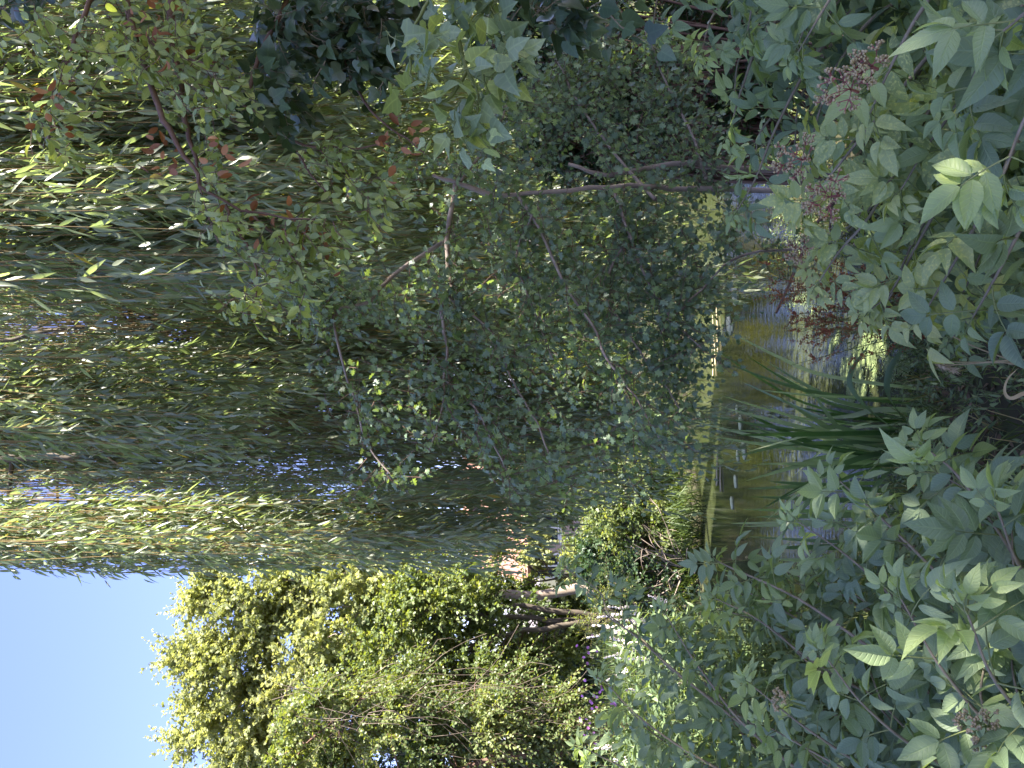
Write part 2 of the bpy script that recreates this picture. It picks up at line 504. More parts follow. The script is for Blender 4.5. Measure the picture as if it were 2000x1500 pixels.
M_DUCK = leaf_mat('duckweed', [(0, G(.12, .17, .06)), (1, G(.26, .31, .14))], transl=.1, rough=.4)
M_GRASS = leaf_mat('grass', [(0, G(.04, .07, .02)), (.8, G(.09, .13, .03)), (1, G(.30, .24, .11))], transl=.3, rough=.5)
M_LITTER = leaf_mat('litter', [(0, G(.06, .04, .025)), (.6, G(.15, .10, .06)), (1, G(.30, .22, .14))], transl=.1, rough=.8)

# ------------------------------------------------------------------ ground and water
def pond_d(x, y):
    """<0 inside the pond, metres outside roughly"""
    wob = .35 * np.sin(x * 1.1 + 1) + .25 * np.sin(x * 2.3 + y) + .2 * np.sin(y * 1.7)
    a = np.abs((x - 5.0) / 8.2) ** 3 + np.abs((y - 8.7) / 4.2) ** 3
    d = (a ** (1 / 3.) - 1) * 4.0 + wob * .5
    # the near bank runs further out on the right
    return np.maximum(d, np.minimum((x - 1.35) * .8, 7.4 - y + wob * .5))

def ground_h(x, y):
    d = pond_d(x, y)
    bank = np.clip(d / 1.7, -.6, 1.0)
    h = np.where(bank < 0, bank * .9, .62 * (bank * bank * (3 - 2 * bank)) + .04)
    h = h + .05 * np.sin(x * 3.1) * np.sin(y * 2.7) * (d > .2)
    return h + np.clip((y - 16) / 40, 0, 1) * .5

def ground():
    g = np.concatenate([-np.geomspace(900, 12, 14), np.linspace(-11, 17, 113), np.geomspace(18, 900, 14)])
    h = np.concatenate([-np.geomspace(900, 6, 14), np.linspace(-5, 18, 93), np.geomspace(19, 1200, 16)])
    X, Y = np.meshgrid(g, h)
    Z = ground_h(X, Y)
    nx, ny = len(g), len(h)
    i = np.arange(ny - 1)[:, None]; j = np.arange(nx - 1)[None]
    q = np.stack([i * nx + j, i * nx + j + 1, (i + 1) * nx + j + 1, (i + 1) * nx + j], -1).reshape(-1)
    mb = MB(); mb.add(np.stack([X, Y, Z], -1), q, np.full((nx - 1) * (ny - 1), 4))
    m = solid_mat('soil_and_grass', (.035, .03, .02), (.06, .055, .03), 4, .95, .6, c3=(.045, .07, .022))
    o = mb.build('ground', m)
    tag(o, kind='structure')
ground()

def water():
    mb = MB()
    n = 60
    g = np.linspace(-5, 15, n); h = np.linspace(3.4, 14.4, n)
    X, Y = np.meshgrid(g, h)
    i = np.arange(n - 1)[:, None]; j = np.arange(n - 1)[None]
    q = np.stack([i * n + j, i * n + j + 1, (i + 1) * n + j + 1, (i + 1) * n + j], -1).reshape(-1)
    mb.add(np.stack([X, Y, X * 0], -1), q, np.full((n - 1) ** 2, 4))
    m, nt, out = mat_base('pond_water')
    tc = nd(nt, 'ShaderNodeTexCoord')
    mp = nd(nt, 'ShaderNodeMapping'); mp.inputs['Scale'].default_value = (1.0, 3.2, 1)
    mp.inputs['Rotation'].default_value = (0, 0, R(-6))
    nt.links.new(tc.outputs['Object'], mp.inputs[0])
    n1 = nd(nt, 'ShaderNodeTexNoise', i_Scale=3.5, i_Detail=3.0, i_Roughness=.55, i_Distortion=.4)
    nt.links.new(mp.outputs[0], n1.inputs['Vector'])
    b1 = nd(nt, 'ShaderNodeBump', i_Strength=.11, i_Distance=.03)
    nt.links.new(n1.outputs[0], b1.inputs['Height'])
    p = nd(nt, 'ShaderNodeBsdfPrincipled', i_Roughness=.03, i_IOR=1.33)
    n2 = nd(nt, 'ShaderNodeTexNoise', i_Scale=.7, i_Detail=3.0)
    nt.links.new(tc.outputs['Object'], n2.inputs['Vector'])
    nt.links.new(ramp(nt, n2.outputs[0], [(.35, (.024, .030, .012)), (.7, (.044, .050, .022))]), p.inputs['Base Color'])
    mp2 = nd(nt, 'ShaderNodeMapping'); mp2.inputs['Scale'].default_value = (1.0, 2.4, 1)
    nt.links.new(tc.outputs['Object'], mp2.inputs[0])
    n4 = nd(nt, 'ShaderNodeTexNoise', i_Scale=11.0, i_Detail=2.0, i_Distortion=.6)
    nt.links.new(mp2.outputs[0], n4.inputs['Vector'])
    b2 = nd(nt, 'ShaderNodeBump', i_Strength=.10, i_Distance=.012)
    nt.links.new(n4.outputs[0], b2.inputs['Height']); nt.links.new(b1.outputs[0], b2.inputs['Normal'])
    nt.links.new(b2.outputs[0], p.inputs['Normal'])
    nt.links.new(p.outputs[0], out.inputs[0])
    tag(mb.build('water', m), kind='structure')
water()

# ------------------------------------------------------------------ weeping willow
def willow():
    rng = np.random.default_rng(11)
    base = (3.6, 9.3, 0.0)
    root = thing('weeping_willow', base, 'huge weeping willow whose long green strands hang down over the pond', 'tree')
    S = Skel(rng)
    b = np.array(base)
    S.path([b - [0, 0, .6], b + [-.1, 0, 1.5], b + [-.3, -.1, 3.2]], .48, .36, 10)
    top = b + [-.3, -.1, 3.2]
    mb = MB(); S.emit(mb, 14); mb.build('trunk', M_BARK, root)
    # limbs
    limbs = [
        [top, top + [-1.4, -.6, 2.2], top + [-3.4, -1.2, 4.2], at(640, -120, 7.6)],
        [top, top + [-.5, -1.6, 2.6], top + [-1.5, -3.4, 4.3], top + [-2.2, -4.6, 4.9]],
        [top, top + [1.2, -.6, 2.6], top + [3.0, -1.6, 5.0], top + [4.6, -2.4, 6.2]],
        [top, top + [.2, .9, 3.0], top + [-.4, 1.6, 6.2], top + [-1.0, 1.8, 8.4]],
        [top, top + [-1.6, .6, 2.2], top + [-3.6, 1.4, 4.6], top + [-4.4, 1.2, 6.6]],
        [top, top + [.6, -2.0, 3.0], top + [1.2, -4.4, 4.6], top + [1.6, -6.2, 5.0]],
    ]
    ends = []
    for lp in limbs:
        S2 = Skel(rng); S2.path(lp, .24, .07, 16)
        c = S2.paths[0]
        for k in (6, 8, 10, 12, 14, 15):
            for _ in range(3):
                d = rv(rng, 1)[0] * [1.4, 1.4, .5] + [0, 0, .5]
                S2.path([c[k], c[k] + d * .5 + [0, 0, .2], c[k] + d], .045, .012, 8)
        mb = MB(); S2.emit(mb, 8); mb.build('limb', M_BARK, root)
        ends += list(S2.p)
    # the dark broken branch that shows in the upper gap
    S3 = Skel(rng)
    S3.path([at(600, -160, 7.3), at(604, 40, 7.2), at(618, 200, 7.1), at(640, 262, 7.0), at(657, 335, 6.9)], .045, .018, 14)
    S3.path([at(618, 200, 7.1), at(590, 235, 7.1)], .018, .008, 5)
    S3.path([at(640, 262, 7.0), at(622, 290, 7.0)], .014, .005, 5)
    S3.path([at(820, -60, 6.4), at(850, 80, 6.3), at(860, 170, 6.2)], .02, .008, 8)
    mb = MB(); S3.emit(mb, 7); mb.build('limb', M_BARK, root)
    # hanging strands: clumps (u, depth, spread px, v top, v bottom, strands, bare share)
    cl = []
    def C(u, d, sp, vt, vb, n, bare=0.0, dens=1.0): cl.append((u, d, sp, vt, vb, n, bare, dens))
    # outer curtain on the left edge
    C(418, 6.9, 18, -150, 330, 8); C(400, 6.8, 12, -60, 560, 7); C(408, 6.9, 14, 60, 640, 9)
    C(430, 6.9, 20, -120, 860, 16); C(455, 6.8, 20, -150, 1020, 22); C(470, 7.2, 18, -150, 1070, 18)
    C(500, 7.0, 20, -150, 1030, 20); C(480, 7.3, 20, 100, 1090, 10); C(520, 7.6, 20, -150, 1150, 18, .1); C(455, 7.4, 16, 300, 1110, 8)
    C(540, 8.2, 26, -150, 1120, 14, .3, .7); C(565, 8.6, 26, -150, 1200, 16, .3, .7)
    C(575, 9.0, 22, -150, 1370, 14, .3); C(610, 9.6, 26, -150, 1180, 14, .45, .7)
    C(640, 8.6, 24, -150, 1330, 16, .45, .8); C(600, 9.6, 40, -150, 1100, 18, .3, .7)
    # centre: nearer leafy tassels that end high up
    C(650, 5.6, 26, -200, 560, 22); C(690, 5.4, 30, -200, 520, 26); C(735, 5.4, 26, -200, 420, 18)
    C(780, 5.8, 28, -200, 600, 18); C(825, 5.0, 16, -200, 330, 5); C(890, 5.0, 14, -200, 380, 6)
    C(700, 8.8, 26, -150, 1300, 24, .35); C(668, 8.4, 20, -150, 1460, 22, .35); C(715, 8.8, 22, -150, 1340, 18, .4); C(650, 8.8, 18, -150, 1480, 12, .3)
    C(760, 9.5, 34, -150, 1050, 18, .2); C(800, 8.6, 36, -150, 1000, 26, .15); C(850, 8.8, 36, -150, 1060, 26, .15)
    C(900, 7.6, 34, -150, 980, 24, .1); C(910, 9.4, 36, -150, 1120, 24, .1); C(960, 7.0, 36, -150, 900, 26)
    C(930, 6.0, 16, 700, 1470, 10); C(955, 5.8, 14, 900, 1530, 7); C(975, 6.2, 14, 700, 1440, 8)
    # the thick right-hand mass
    for u in range(960, 1560, 48):
        C(u, 3.9 + rng.random() * 1.0, 34, -260, rng.uniform(420, 760), 20)
        C(u + 20, 5.4 + rng.random() * 1.0, 40, -200, rng.uniform(800, 1150), 17)
        C(u, 7.4 + rng.random() * 1.4, 44, -150, rng.uniform(1250, 1400), 24 if u < 1250 else 15)
    for u in range(860, 1600, 56):
        C(u, 8.3 + rng.random() * .9, 44, -120, rng.uniform(1250, 1345), 26 if u < 1200 else 15)
    # deep inner layer with bare reddish upper stems, open where the sky shows
    for u in range(540, 900, 24):
        C(u, 9.3 + rng.random() * .8, 20, (300 if 820 < u else -150) if u > 620 else rng.uniform(-150, 200), rng.uniform(1050, 1330), 13, .8, .7)
    for u in range(620, 800, 22):
        C(u, 9.4 + rng.random() * .8, 16, -150, rng.uniform(900, 1150), 18, .85, .6)
    for u, vb in ((560, 60), (600, 420), (640, 460), (700, 450), (760, 900), (785, 900), (740, 640), (800, 620)):
        C(u, 8.8, 22, -200, vb, 26)
    for u, d, vb, n in ((1010, 4.6, 640, 30), (1075, 4.9, 820, 30), (1160, 4.4, 560, 34), (1235, 4.7, 760, 30), (1330, 4.3, 600, 34), (1420, 4.6, 780, 30), (690, 5.3, 480, 20), (640, 5.6, 430, 16), (760, 5.7, 640, 18), (930, 5.4, 820, 24), (975, 5.0, 560, 20)):
        C(u, d, 13, -260, vb, n)
    for u in range(560, 1000, 30):
        C(u, 9.0 + rng.random(), 9, -150, rng.uniform(700, 1250), 14, .9, .5)
    for u, d, vb in ((700, 7.4, 900), (745, 7.8, 980), (790, 7.2, 860), (840, 7.6, 1080), (885, 7.0, 1000), (1000, 6.6, 1100)):
        C(u, d, 26, 120, vb, 20)
    # off to the right of the frame and overhead: the rest of the crown
    W = []
    for (u, d, sp, vt, vb, n, bare, dens) in cl:
        for _ in range(n):
            uu = u + rng.normal(0, sp); dd = d + rng.normal(0, .22)
            p = at(uu, vt + rng.normal(0, 30), dd)
            zb = at(uu, vb - abs(rng.normal(0, 70)), dd)[2]
            W.append((p[0], p[1], p[2], max(p[2] - zb, .4), bare * rng.uniform(.5, 1.3), dens))
    W = np.array(W)
    hang(root, W, rng, 'crown', (.10, .165, .0225), T_WILLOWM)
    # upper crown, above the picture, that shades the pond edge
    n = 110
    th = rng.uniform(0, 2 * PI, n); rad = 5.6 * np.sqrt(rng.random(n))
    x = 2.8 + rad * np.cos(th) * .8; y = 7.6 + rad * np.sin(th) * .8
    z = 11.5 - (rad / 5.6) ** 2 * 3.2 + rng.normal(0, .4, n)
    # keep it out of the open sky on the left
    vtop = 2.4 + 1053 / 1511 * y
    k = (x > -.8) & (z > vtop)
    x, y, z, vtop = x[k], y[k], z[k], vtop[k]
    W2 = np.column_stack([x, y, z, np.minimum(z - vtop + .2, rng.uniform(1.5, 4.0, len(x))), np.zeros(len(x)), np.full(len(x), .6)])
    hang(root, W2, rng, 'upper_crown', (.12, .16, .022), T_WILLOW)

def hang(root, W, rng, name, leaf, tpls):
    M = len(W)
    P0 = W[:, :3]; L = W[:, 3]; bare = W[:, 4]; dens = W[:, 5]
    drift = rng.normal(0, .022, (M, 2)) * L[:, None]
    am = rng.normal(0, .045, (M, 2)); fr = rng.uniform(.5, 1.4, M); ph = rng.uniform(0, 6.28, M)
    def pos(i, t):
        t = t[..., None]
        xy = P0[i, :2] + drift[i] * t ** 1.6 + am[i] * np.sin(ph[i][..., None] + t * fr[i][..., None] * L[i][..., None] * 1.6)
        z = P0[i, 2:3] - L[i][..., None] * t
        return np.concatenate([xy, z], -1)
    K = 10
    ii = np.repeat(np.arange(M), K).reshape(M, K); tt = np.broadcast_to(np.linspace(0, 1, K), (M, K))
    ms = MB()
    ms.tubes(pos(ii, tt), np.linspace(.0042, .0014, K)[None] * np.ones((M, 1)), 3, 0, .5)
    n = np.maximum((L / .040 * dens * np.clip(.75 + (P0[:, 1] - 6) * .14, .8, 1.25)).astype(int), 4)
    idx = np.repeat(np.arange(M), n)
    t = rng.random(len(idx))
    keep = t > bare[idx] * rng.uniform(.5, 1.0, len(idx))
    idx, t = idx[keep], t[keep]
    P = pos(idx, t)
    # thin places in the crown, where the sky and the bare inner stems show
    dep = (P - CAM) @ FWD
    u = 750 + P[:, 0] / dep * FPX; v = 1000 - ((P - CAM) @ UP) / dep * FPX
    thin = np.zeros(len(P))
    for (cu, cv, su, sv, a) in [(862, 90, 30, 130, .985), (876, 240, 26, 80, .985), (850, 340, 20, 50, .95), (905, 30, 16, 60, .9), (662, 500, 30, 50, .84), (680, 545, 18, 26, .88), (585, 560, 24, 130, .72), (600, 700, 26, 70, .5), (527, 95, 17, 60, .96), (545, 640, 20, 60, .85), (640, 700, 45, 260, .45), (690, 620, 30, 40, .6), (770, 160, 16, 100, .6), (1000, 330, 18, 60, .6), (610, 950, 50, 140, .45), (740, 900, 30, 100, .3), (790, 480, 20, 60, .7), (560, 300, 20, 60, .5)]:
        thin = np.maximum(thin, a * np.exp(-(((u - cu) / su) ** 2 + ((v - cv) / sv) ** 2) ** 1.5))
    keep = rng.random(len(P)) > thin * np.where(dep < 5.9, .7, 1.0)
    idx, t, P = idx[keep], t[keep], P[keep]
    Q = len(idx)
    th = rng.uniform(0, 2 * PI, Q)
    tilt = np.abs(rng.normal(.45, .2, Q))
    # short side shoots carry some leaves away from the strand
    off = np.where(rng.random(Q) < .45, rng.random(Q) * .09, 0)
    side = np.column_stack([np.cos(th), np.sin(th), np.zeros(Q)])
    P = P + side * off[:, None] - np.array([0, 0, 1.0]) * (off * .8)[:, None]
    D = side * np.sin(tilt)[:, None] + np.array([0, 0, -1.0]) * np.cos(tilt)[:, None]
    N = side * np.cos(tilt)[:, None] + np.array([0, 0, 1]) * np.sin(tilt)[:, None] + rv(rng, Q) * .8
    Ln = rng.uniform(leaf[0], leaf[1], Q) * (1 - .35 * (t > .96))
    rn = np.clip(rng.random(M)[idx] * .5 + rng.random(Q) * .5, 0, 1)
    rn = np.where(rng.random(Q) < .012, .99, rn * .93)
    ml = MB()
    scatter(ml, tpls, rng, P, D, N, Ln, leaf[2] * rng.uniform(.8, 1.25, Q), rn)
    ml.build(name, M_WILLOW, root)
    ms.build('hanging_twigs', M_WTWIG, root)
willow()

# ------------------------------------------------------------------ generic leafy trees and bushes
def bushy(name, base, blobs, label, cat, lmat, tpls, ll, lw, rng, group=None, trunk_r=.12, trunk_top=None, spray_L=.5, spray_n=8, per=6, bark=M_BARK, tipr=.012, up=.5, droop=.12, shell=.45, stems=1, cut=None, sides=6, parts=('trunk', 'crown')):
    root = thing(name, base, label, cat, group)
    b = np.array(base, float)
    S = Skel(rng)
    for k in range(stems):
        o = rng.normal(0, .12 * (stems > 1), 3) * [1, 1, 0]
        tt = np.array(trunk_top if trunk_top is not None else b + [0, 0, 1.0]) + (rng.normal(0, .35, 3) if stems > 1 else 0)
        S.path([b + o - [0, 0, .3], (b + o + tt) / 2 + rng.normal(0, .06, 3), tt], trunk_r / stems ** .5, trunk_r * .5 / stems ** .5, 10)
    T = []
    for (c, r, n) in blobs:
        c = np.array(c, float); r = np.array(r, float) * np.ones(3)
        d = rv(rng, n); rad = (shell + (1 - shell) * rng.random(n)) ** .6
        T.append(c + d * r * rad[:, None])
    T = np.concatenate(T)
    if cut is not None:
        T = T[cut(T)]
    order = np.argsort(np.linalg.norm(T - b, axis=1))
    T = T[order]
    for t in T:
        S.to(t, tipr)
    mb = MB(); S.emit(mb, sides); mb.build(parts[0], bark, root)
    ctr = np.mean(T, 0)
    P = np.repeat(T, per, 0)
    D = rv(rng, len(P)) + nrm(P - ctr) * .5 + [0, 0, .15]
    ms, ml = MB(), MB()
    rr = np.repeat(rng.random(len(T)), per)
    sprays(ms, ml, rng, P, D, spray_L * rng.uniform(.6, 1.3, len(P)), spray_n, tpls, ll, lw, droop=droop, up=up, stem_r=.004, K=4, rnd=rr * .7 + .15)
    ms.build('twigs', bark, root)
    ml.build(parts[1], lmat, root)
    return root

def gz(x, y): return float(ground_h(np.array(x), np.array(y)))

def background():
    rng = np.random.default_rng(5)
    def A(u, v, d): return at(u, v, d)
    # sycamore on the left
    D = 19.0
    k = D / FPX
    bl = [(A(330, 520, D), np.array([75, 90, 75]) * k, 26), (A(215, 470, D), np.array([60, 80, 100]) * k, 26), (A(100, 480, D), np.array([90, 90, 80]) * k, 44),
          (A(-30, 560, D), np.array([110, 90, 110]) * k, 46), (A(300, 660, D - 1), np.array([120, 90, 90]) * k, 36), (A(130, 640, D - 1), np.array([120, 90, 100]) * k, 40),
          (A(390, 640, D), np.array([80, 80, 140]) * k, 26), (A(330, 800, D - 1), np.array([100, 80, 80]) * k, 26), (A(430, 800, D), np.array([70, 80, 90]) * k, 16),
          (A(235, 395, D), np.array([14, 20, 40]) * k, 4), (A(212, 350, D), np.array([8, 10, 18]) * k, 2), (A(318, 390, D), np.array([16, 20, 40]) * k, 5), (A(130, 385, D), np.array([12, 20, 30]) * k, 4), (A(62, 375, D), np.array([14, 20, 30]) * k, 4),
          (A(376, 440, D), np.array([20, 30, 30]) * k, 5)]
    p = A(345, 1100, D); 
    bushy('sycamore_tree', (p[0], p[1], gz(p[0], p[1])), bl, 'tall sunlit yellow-green tree rising against the blue sky', 'tree', M_SYC, T_SYC, .10, .105, rng, trunk_r=.16, trunk_top=A(335, 850, D), spray_L=.8, spray_n=15, per=18, bark=M_BARKP, tipr=.015, up=.45)
    # second tree below with dark forked stems
    D = 16.5; k = D / FPX
    bl = [(A(250, 800, D), np.array([110, 70, 90]) * k, 26), (A(220, 930, D), np.array([120, 60, 110]) * k, 44), (A(340, 880, D), np.array([70, 50, 90]) * k, 22), (A(250, 1060, D + .5), np.array([90, 60, 60]) * k, 14), (A(160, 860, D), np.array([60, 60, 110]) * k, 14)]
    p = A(292, 1110, D)
    bushy('hedge_maple', (p[0], p[1], gz(p[0], p[1])), bl, 'mid green tree with dark forked stems, below the tall sunlit tree', 'tree', M_SHRUB, T_SYC, .085, .085, rng, trunk_r=.14, trunk_top=A(285, 930, D), spray_L=.7, spray_n=12, per=13, stems=3, bark=M_BARK)
    # climber-covered tree at the picture's left edge
    D = 14.0; k = D / FPX
    bl = [(A(60, 620, D), np.array([110, 60, 90]) * k, 26), (A(40, 780, D), np.array([110, 60, 100]) * k, 34), (A(30, 960, D), np.array([120, 60, 100]) * k, 40), (A(20, 1090, D), np.array([130, 60, 60]) * k, 26), (A(-120, 800, D), np.array([90, 80, 240]) * k, 30), (A(150, 880, D + .6), np.array([60, 40, 200]) * k, 12)]
    p = A(60, 1150, D)
    r = bushy('climber_covered_tree', (p[0], p[1], gz(p[0], p[1])), bl, 'tree smothered in climbers with grey-brown vines, at the far left of the bank', 'tree', M_SHRUB, T_SMALL, .075, .05, rng, trunk_r=.2, trunk_top=A(60, 800, D), spray_L=.6, spray_n=16, per=22, stems=2, bark=M_BARKR, droop=.5)
    mb = MB(); n = 64
    u = np.concatenate([rng.normal(140, 36, 44), rng.normal(60, 50, 20)]); v0 = rng.uniform(520, 1000, n); v1 = v0 + rng.uniform(80, 300, n)
    v1 = np.minimum(v1, 1150)
    P = []
    for i in range(n):
        d0 = D - .3 + rng.normal(0, .4); du = rng.normal(0, 60)
        pts = [at(u[i] + du * s * s + rng.normal(0, 14), v0[i] + (v1[i] - v0[i]) * s, d0 + rng.normal(0, .1)) for s in np.linspace(0, 1, 5)]
        P.append(bez(pts, 9))
    mb.tubes(np.array(P), np.linspace(.007, .003, 9), 3)
    mb.build('vines', solid_mat('dry_vine', (.10, .075, .055), (.24, .19, .145), 9, .9, .2), r)
    # shrubs on the far bank (u, v, d, rx px, rz px, n)
    sp = [
        ('round glossy green shrub on the far bank beside bare grey twigs', 455, 1260, 12.6, 75, 75, 30, M_SHRUB, T_SMALL, .06, .045),
        ('dark evergreen shrub on the far bank below the brick house', 400, 1190, 13.6, 70, 60, 22, M_SHRUBD, T_SMALL, .07, .045),
        ('olive brown seeding shrub left of the pond', 300, 1200, 11.5, 42, 60, 14, M_SHRUBY, T_SMALL, .03, .02),
        ('low dark bramble between the olive shrub and the dark evergreen', 350, 1270, 11.8, 60, 60, 18, M_SHRUBD, T_SMALL, .06, .04),
        ('green shrub under the willow tassels at the back of the pond', 540, 1230, 13.0, 80, 95, 34, M_SHRUB, T_SMALL, .06, .045),
        ('dark green thicket behind the hawthorn leaves', 640, 1230, 14.0, 80, 110, 30, M_SHRUBD, T_SMALL, .07, .05),
        ('tall leafy bush in the shade between the house and the willow', 560, 1060, 16.5, 80, 110, 34, M_SHRUB, T_SYC, .08, .08),
        ('bright sunlit bush behind the middle of the willow', 780, 1130, 16.0, 110, 110, 36, M_SHRUBY, T_SMALL, .09, .06),
        ('golden sunlit bush behind the hawthorn trunk', 980, 1180, 16.0, 130, 140, 44, M_SHRUBY, T_SMALL, .09, .06),
        ('golden sunlit bush at the right end of the far bank', 1230, 1200, 15.5, 150, 140, 48, M_SHRUBY, T_SMALL, .09, .06),
        ('golden green tree far behind the dangling willow strands', 1120, 880, 19.0, 170, 160, 50, M_SHRUBY, T_SYC, .11, .10),
        ('green tree far behind the right side of the willow', 1430, 900, 18.0, 150, 190, 46, M_SHRUB, T_SYC, .11, .10),
        ('leafy tree behind the willow near its reddish inner strands', 840, 900, 20.0, 150, 130, 40, M_SHRUB, T_SYC, .11, .10),
        ('long dark hedge end at the far left behind the climbers', 40, 930, 20.0, 190, 230, 130, M_SHRUBD, T_SYC, .11, .10),
        ('mid green hedge bush closing the gap left of the brick house', 240, 930, 22.0, 150, 200, 110, M_SHRUB, T_SYC, .11, .10),
        ('low green bush right in front of the brick house wall', 395, 1145, 24.0, 100, 22, 18, M_SHRUB, T_SYC, .11, .10),
        ('dark bush behind the mid part of the willow curtain', 620, 1040, 22.0, 110, 110, 40, M_SHRUBD, T_SYC, .12, .11),
        ('yellow-green bush around the brick house', 400, 950, 21.0, 60, 55, 18, M_SYC, T_SYC, .10, .10),
    ]
    for (lab, u, v, d, ru, rz, n, mt, tp, ll, lw) in sp:
        k = d / FPX
        c = at(u, v, d)
        g = gz(c[0], c[1])
        tall = 'tree' in lab.split()[:4] or 'tree' in lab.split()[:3]
        bushy('tree' if tall else 'shrub', (c[0], c[1], g), [(c, np.array([ru, min(ru, 90), rz]) * k, n), (c * [1, 1, 0] + [0, 0, (g + c[2] - rz * k * .6) / 2], np.array([ru * .9 * k, .5, max(.25, (c[2] - rz * k - g) * .6)]), n // 2)],
              lab, 'tree' if tall else 'shrub', mt, tp, ll, lw, rng, group='shrubs and trees on the far bank', trunk_r=.08, trunk_top=(c[0], c[1], g + max(.3, (c[2] - g) * .5)), spray_L=.36 * max(1, d / 15), spray_n=14, per=16, stems=3, cut=lambda T: T[:, 2] > .15)
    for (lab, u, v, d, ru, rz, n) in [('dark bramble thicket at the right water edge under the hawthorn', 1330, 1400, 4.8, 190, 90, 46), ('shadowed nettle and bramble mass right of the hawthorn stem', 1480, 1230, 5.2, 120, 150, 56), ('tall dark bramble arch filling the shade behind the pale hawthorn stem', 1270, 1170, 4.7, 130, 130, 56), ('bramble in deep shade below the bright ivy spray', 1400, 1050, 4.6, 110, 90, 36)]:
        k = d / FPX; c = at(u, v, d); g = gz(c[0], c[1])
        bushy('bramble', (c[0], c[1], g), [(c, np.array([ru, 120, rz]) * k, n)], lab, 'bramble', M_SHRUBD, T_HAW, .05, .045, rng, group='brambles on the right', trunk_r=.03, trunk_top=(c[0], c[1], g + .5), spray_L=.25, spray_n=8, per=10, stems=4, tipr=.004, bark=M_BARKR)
    # bare twigs at the water's edge
    c = at(385, 1330, 11.6)
    r = thing('bare_shrub', (c[0], c[1], gz(c[0], c[1])), 'leafless grey twiggy shrub leaning over the far water edge', 'shrub')
    S = Skel(rng)
    for _ in range(26):
        a = c + rng.normal(0, .12, 3); d = rv(rng, 1)[0] * [.7, .4, .5] + [0, 0, .3]
        S.path([a, a + d * .5 + rng.normal(0, .06, 3), a + d], .012, .004, 7)
    for _ in range(60):
        i = rng.integers(len(S.p)); a = S.p[i]; d = rv(rng, 1)[0] * .3
        S.path([a, a + d * .5 + rng.normal(0, .03, 3), a + d], .005, .002, 5)
    mb = MB(); S.emit(mb, 4); mb.build('branches', M_BARKP, r)
background()

# ------------------------------------------------------------------ brick house
def brick_mat():
    m, nt, out = mat_base('brick')
    tc = nd(nt, 'ShaderNodeTexCoord'); mp = nd(nt, 'ShaderNodeMapping')
    mp.inputs['Rotation'].default_value = (R(90), 0, 0)
    nt.links.new(tc.outputs['Object'], mp.inputs[0])
    b = nd(nt, 'ShaderNodeTexBrick', i_Scale=1.0)
    b.inputs['Brick Width'].default_value = .22; b.inputs['Row Height'].default_value = .075; b.inputs['Mortar Size'].default_value = .008
    b.inputs['Color1'].default_value = (.50, .36, .30, 1); b.inputs['Color2'].default_value = (.43, .30, .25, 1); b.inputs['Mortar'].default_value = (.45, .40, .34, 1)
    nt.links.new(mp.outputs[0], b.inputs['Vector'])
    p = nd(nt, 'ShaderNodeBsdfPrincipled', i_Roughness=.85)
    nt.links.new(b.outputs[0], p.inputs['Base Color']); nt.links.new(p.outputs[0], out.inputs[0])
    return m

def house():
    y = 30.0
    g = .9
    r = thing('brick_house', (-6.0, y, g), 'small red brick house with a tiled roof half hidden behind the willow tips', 'house')
    x0, x1 = -7.3, -1.2; eave = at(400, 1028, y)[2]
    mb = MB()
    mb.box(((x0 + x1) / 2, y + 3, (g - .3 + eave) / 2), (x1 - x0, 6, eave - g + .3))
    mb.build('wall', brick_mat(), r, smooth=False)
    # pitched roof with thickness
    mb = MB()
    th = R(38); L = 3.6 / math.cos(th)
    for s in (-1, 1):
        rot = np.array([[1, 0, 0], [0, math.cos(s * th), -math.sin(s * th)], [0, math.sin(s * th), math.cos(s * th)]])
        c = ((x0 + x1) / 2, y + 3 + s * 1.8 * 1.0, eave + 3.3 * math.tan(th) - 1.8 * math.tan(th) + .12)
        rot = rot if s == -1 else rot
        mb.box(c, (x1 - x0 + .6, L, .14), 0, rot.T if False else np.array([[1, 0, 0], [0, math.cos(-s * th), -math.sin(-s * th)], [0, math.sin(-s * th), math.cos(-s * th)]]))
    rf = mb.build('roof', solid_mat('roof_tile', (.28, .13, .09), (.42, .24, .18), 30, .85, .6, (1, 4, 1)), r, smooth=False)
    mb = MB(); mb.box((-4.6, y + 2.2, eave + 2.6), (.7, .5, 1.8)); mb.build('chimney', brick_mat(), rf, smooth=False)
    mb = MB(); mb.tubes(np.array([[x0 - .3, y - .42, eave - .02], [x1 + .3, y - .42, eave - .02]]), [.06, .06], 8); mb.build('gutter', solid_mat('gutter', (.05, .05, .05), (.08, .08, .08), 5, .5, 0), r)
    white = solid_mat('window_frame', (.72, .71, .68), (.8, .79, .76), 5, .5, .02)
    gm, nt, out = mat_base('window_glass')
    p = nd(nt, 'ShaderNodeBsdfPrincipled', i_Roughness=.04); p.inputs['Base Color'].default_value = (.03, .04, .05, 1); nt.links.new(p.outputs[0], out.inputs[0])
    for (u, w) in ((396, .95), (470, 1.1), (555, 1.1)):
        cx = at(u, 1068, y)[0]; cz = at(u, 1068, y)[2] + .05; h = .95
        f = MB()
        for sx in (-1, 0, 1): f.box((cx + sx * (w / 2 - .03), y - .035, cz), (.06, .07, h))
        for sz in (-1, 1): f.box((cx, y - .037, cz + sz * (h / 2 + .03)), (w + .02, .066, .07))
        wo_ = f.build('window', white, r, smooth=False)
        q = MB()
        for sx in (-1, 1): q.box((cx + sx * w / 4, y - .02, cz), (w / 2 - .08, .012, h - .01))
        q.build('pane', gm, wo_, smooth=False)
        q = MB(); q.box((cx, y - .06, cz - h / 2 - .11), (w + .2, .12, .07)); q.build('sill', white, wo_, smooth=False)
house()

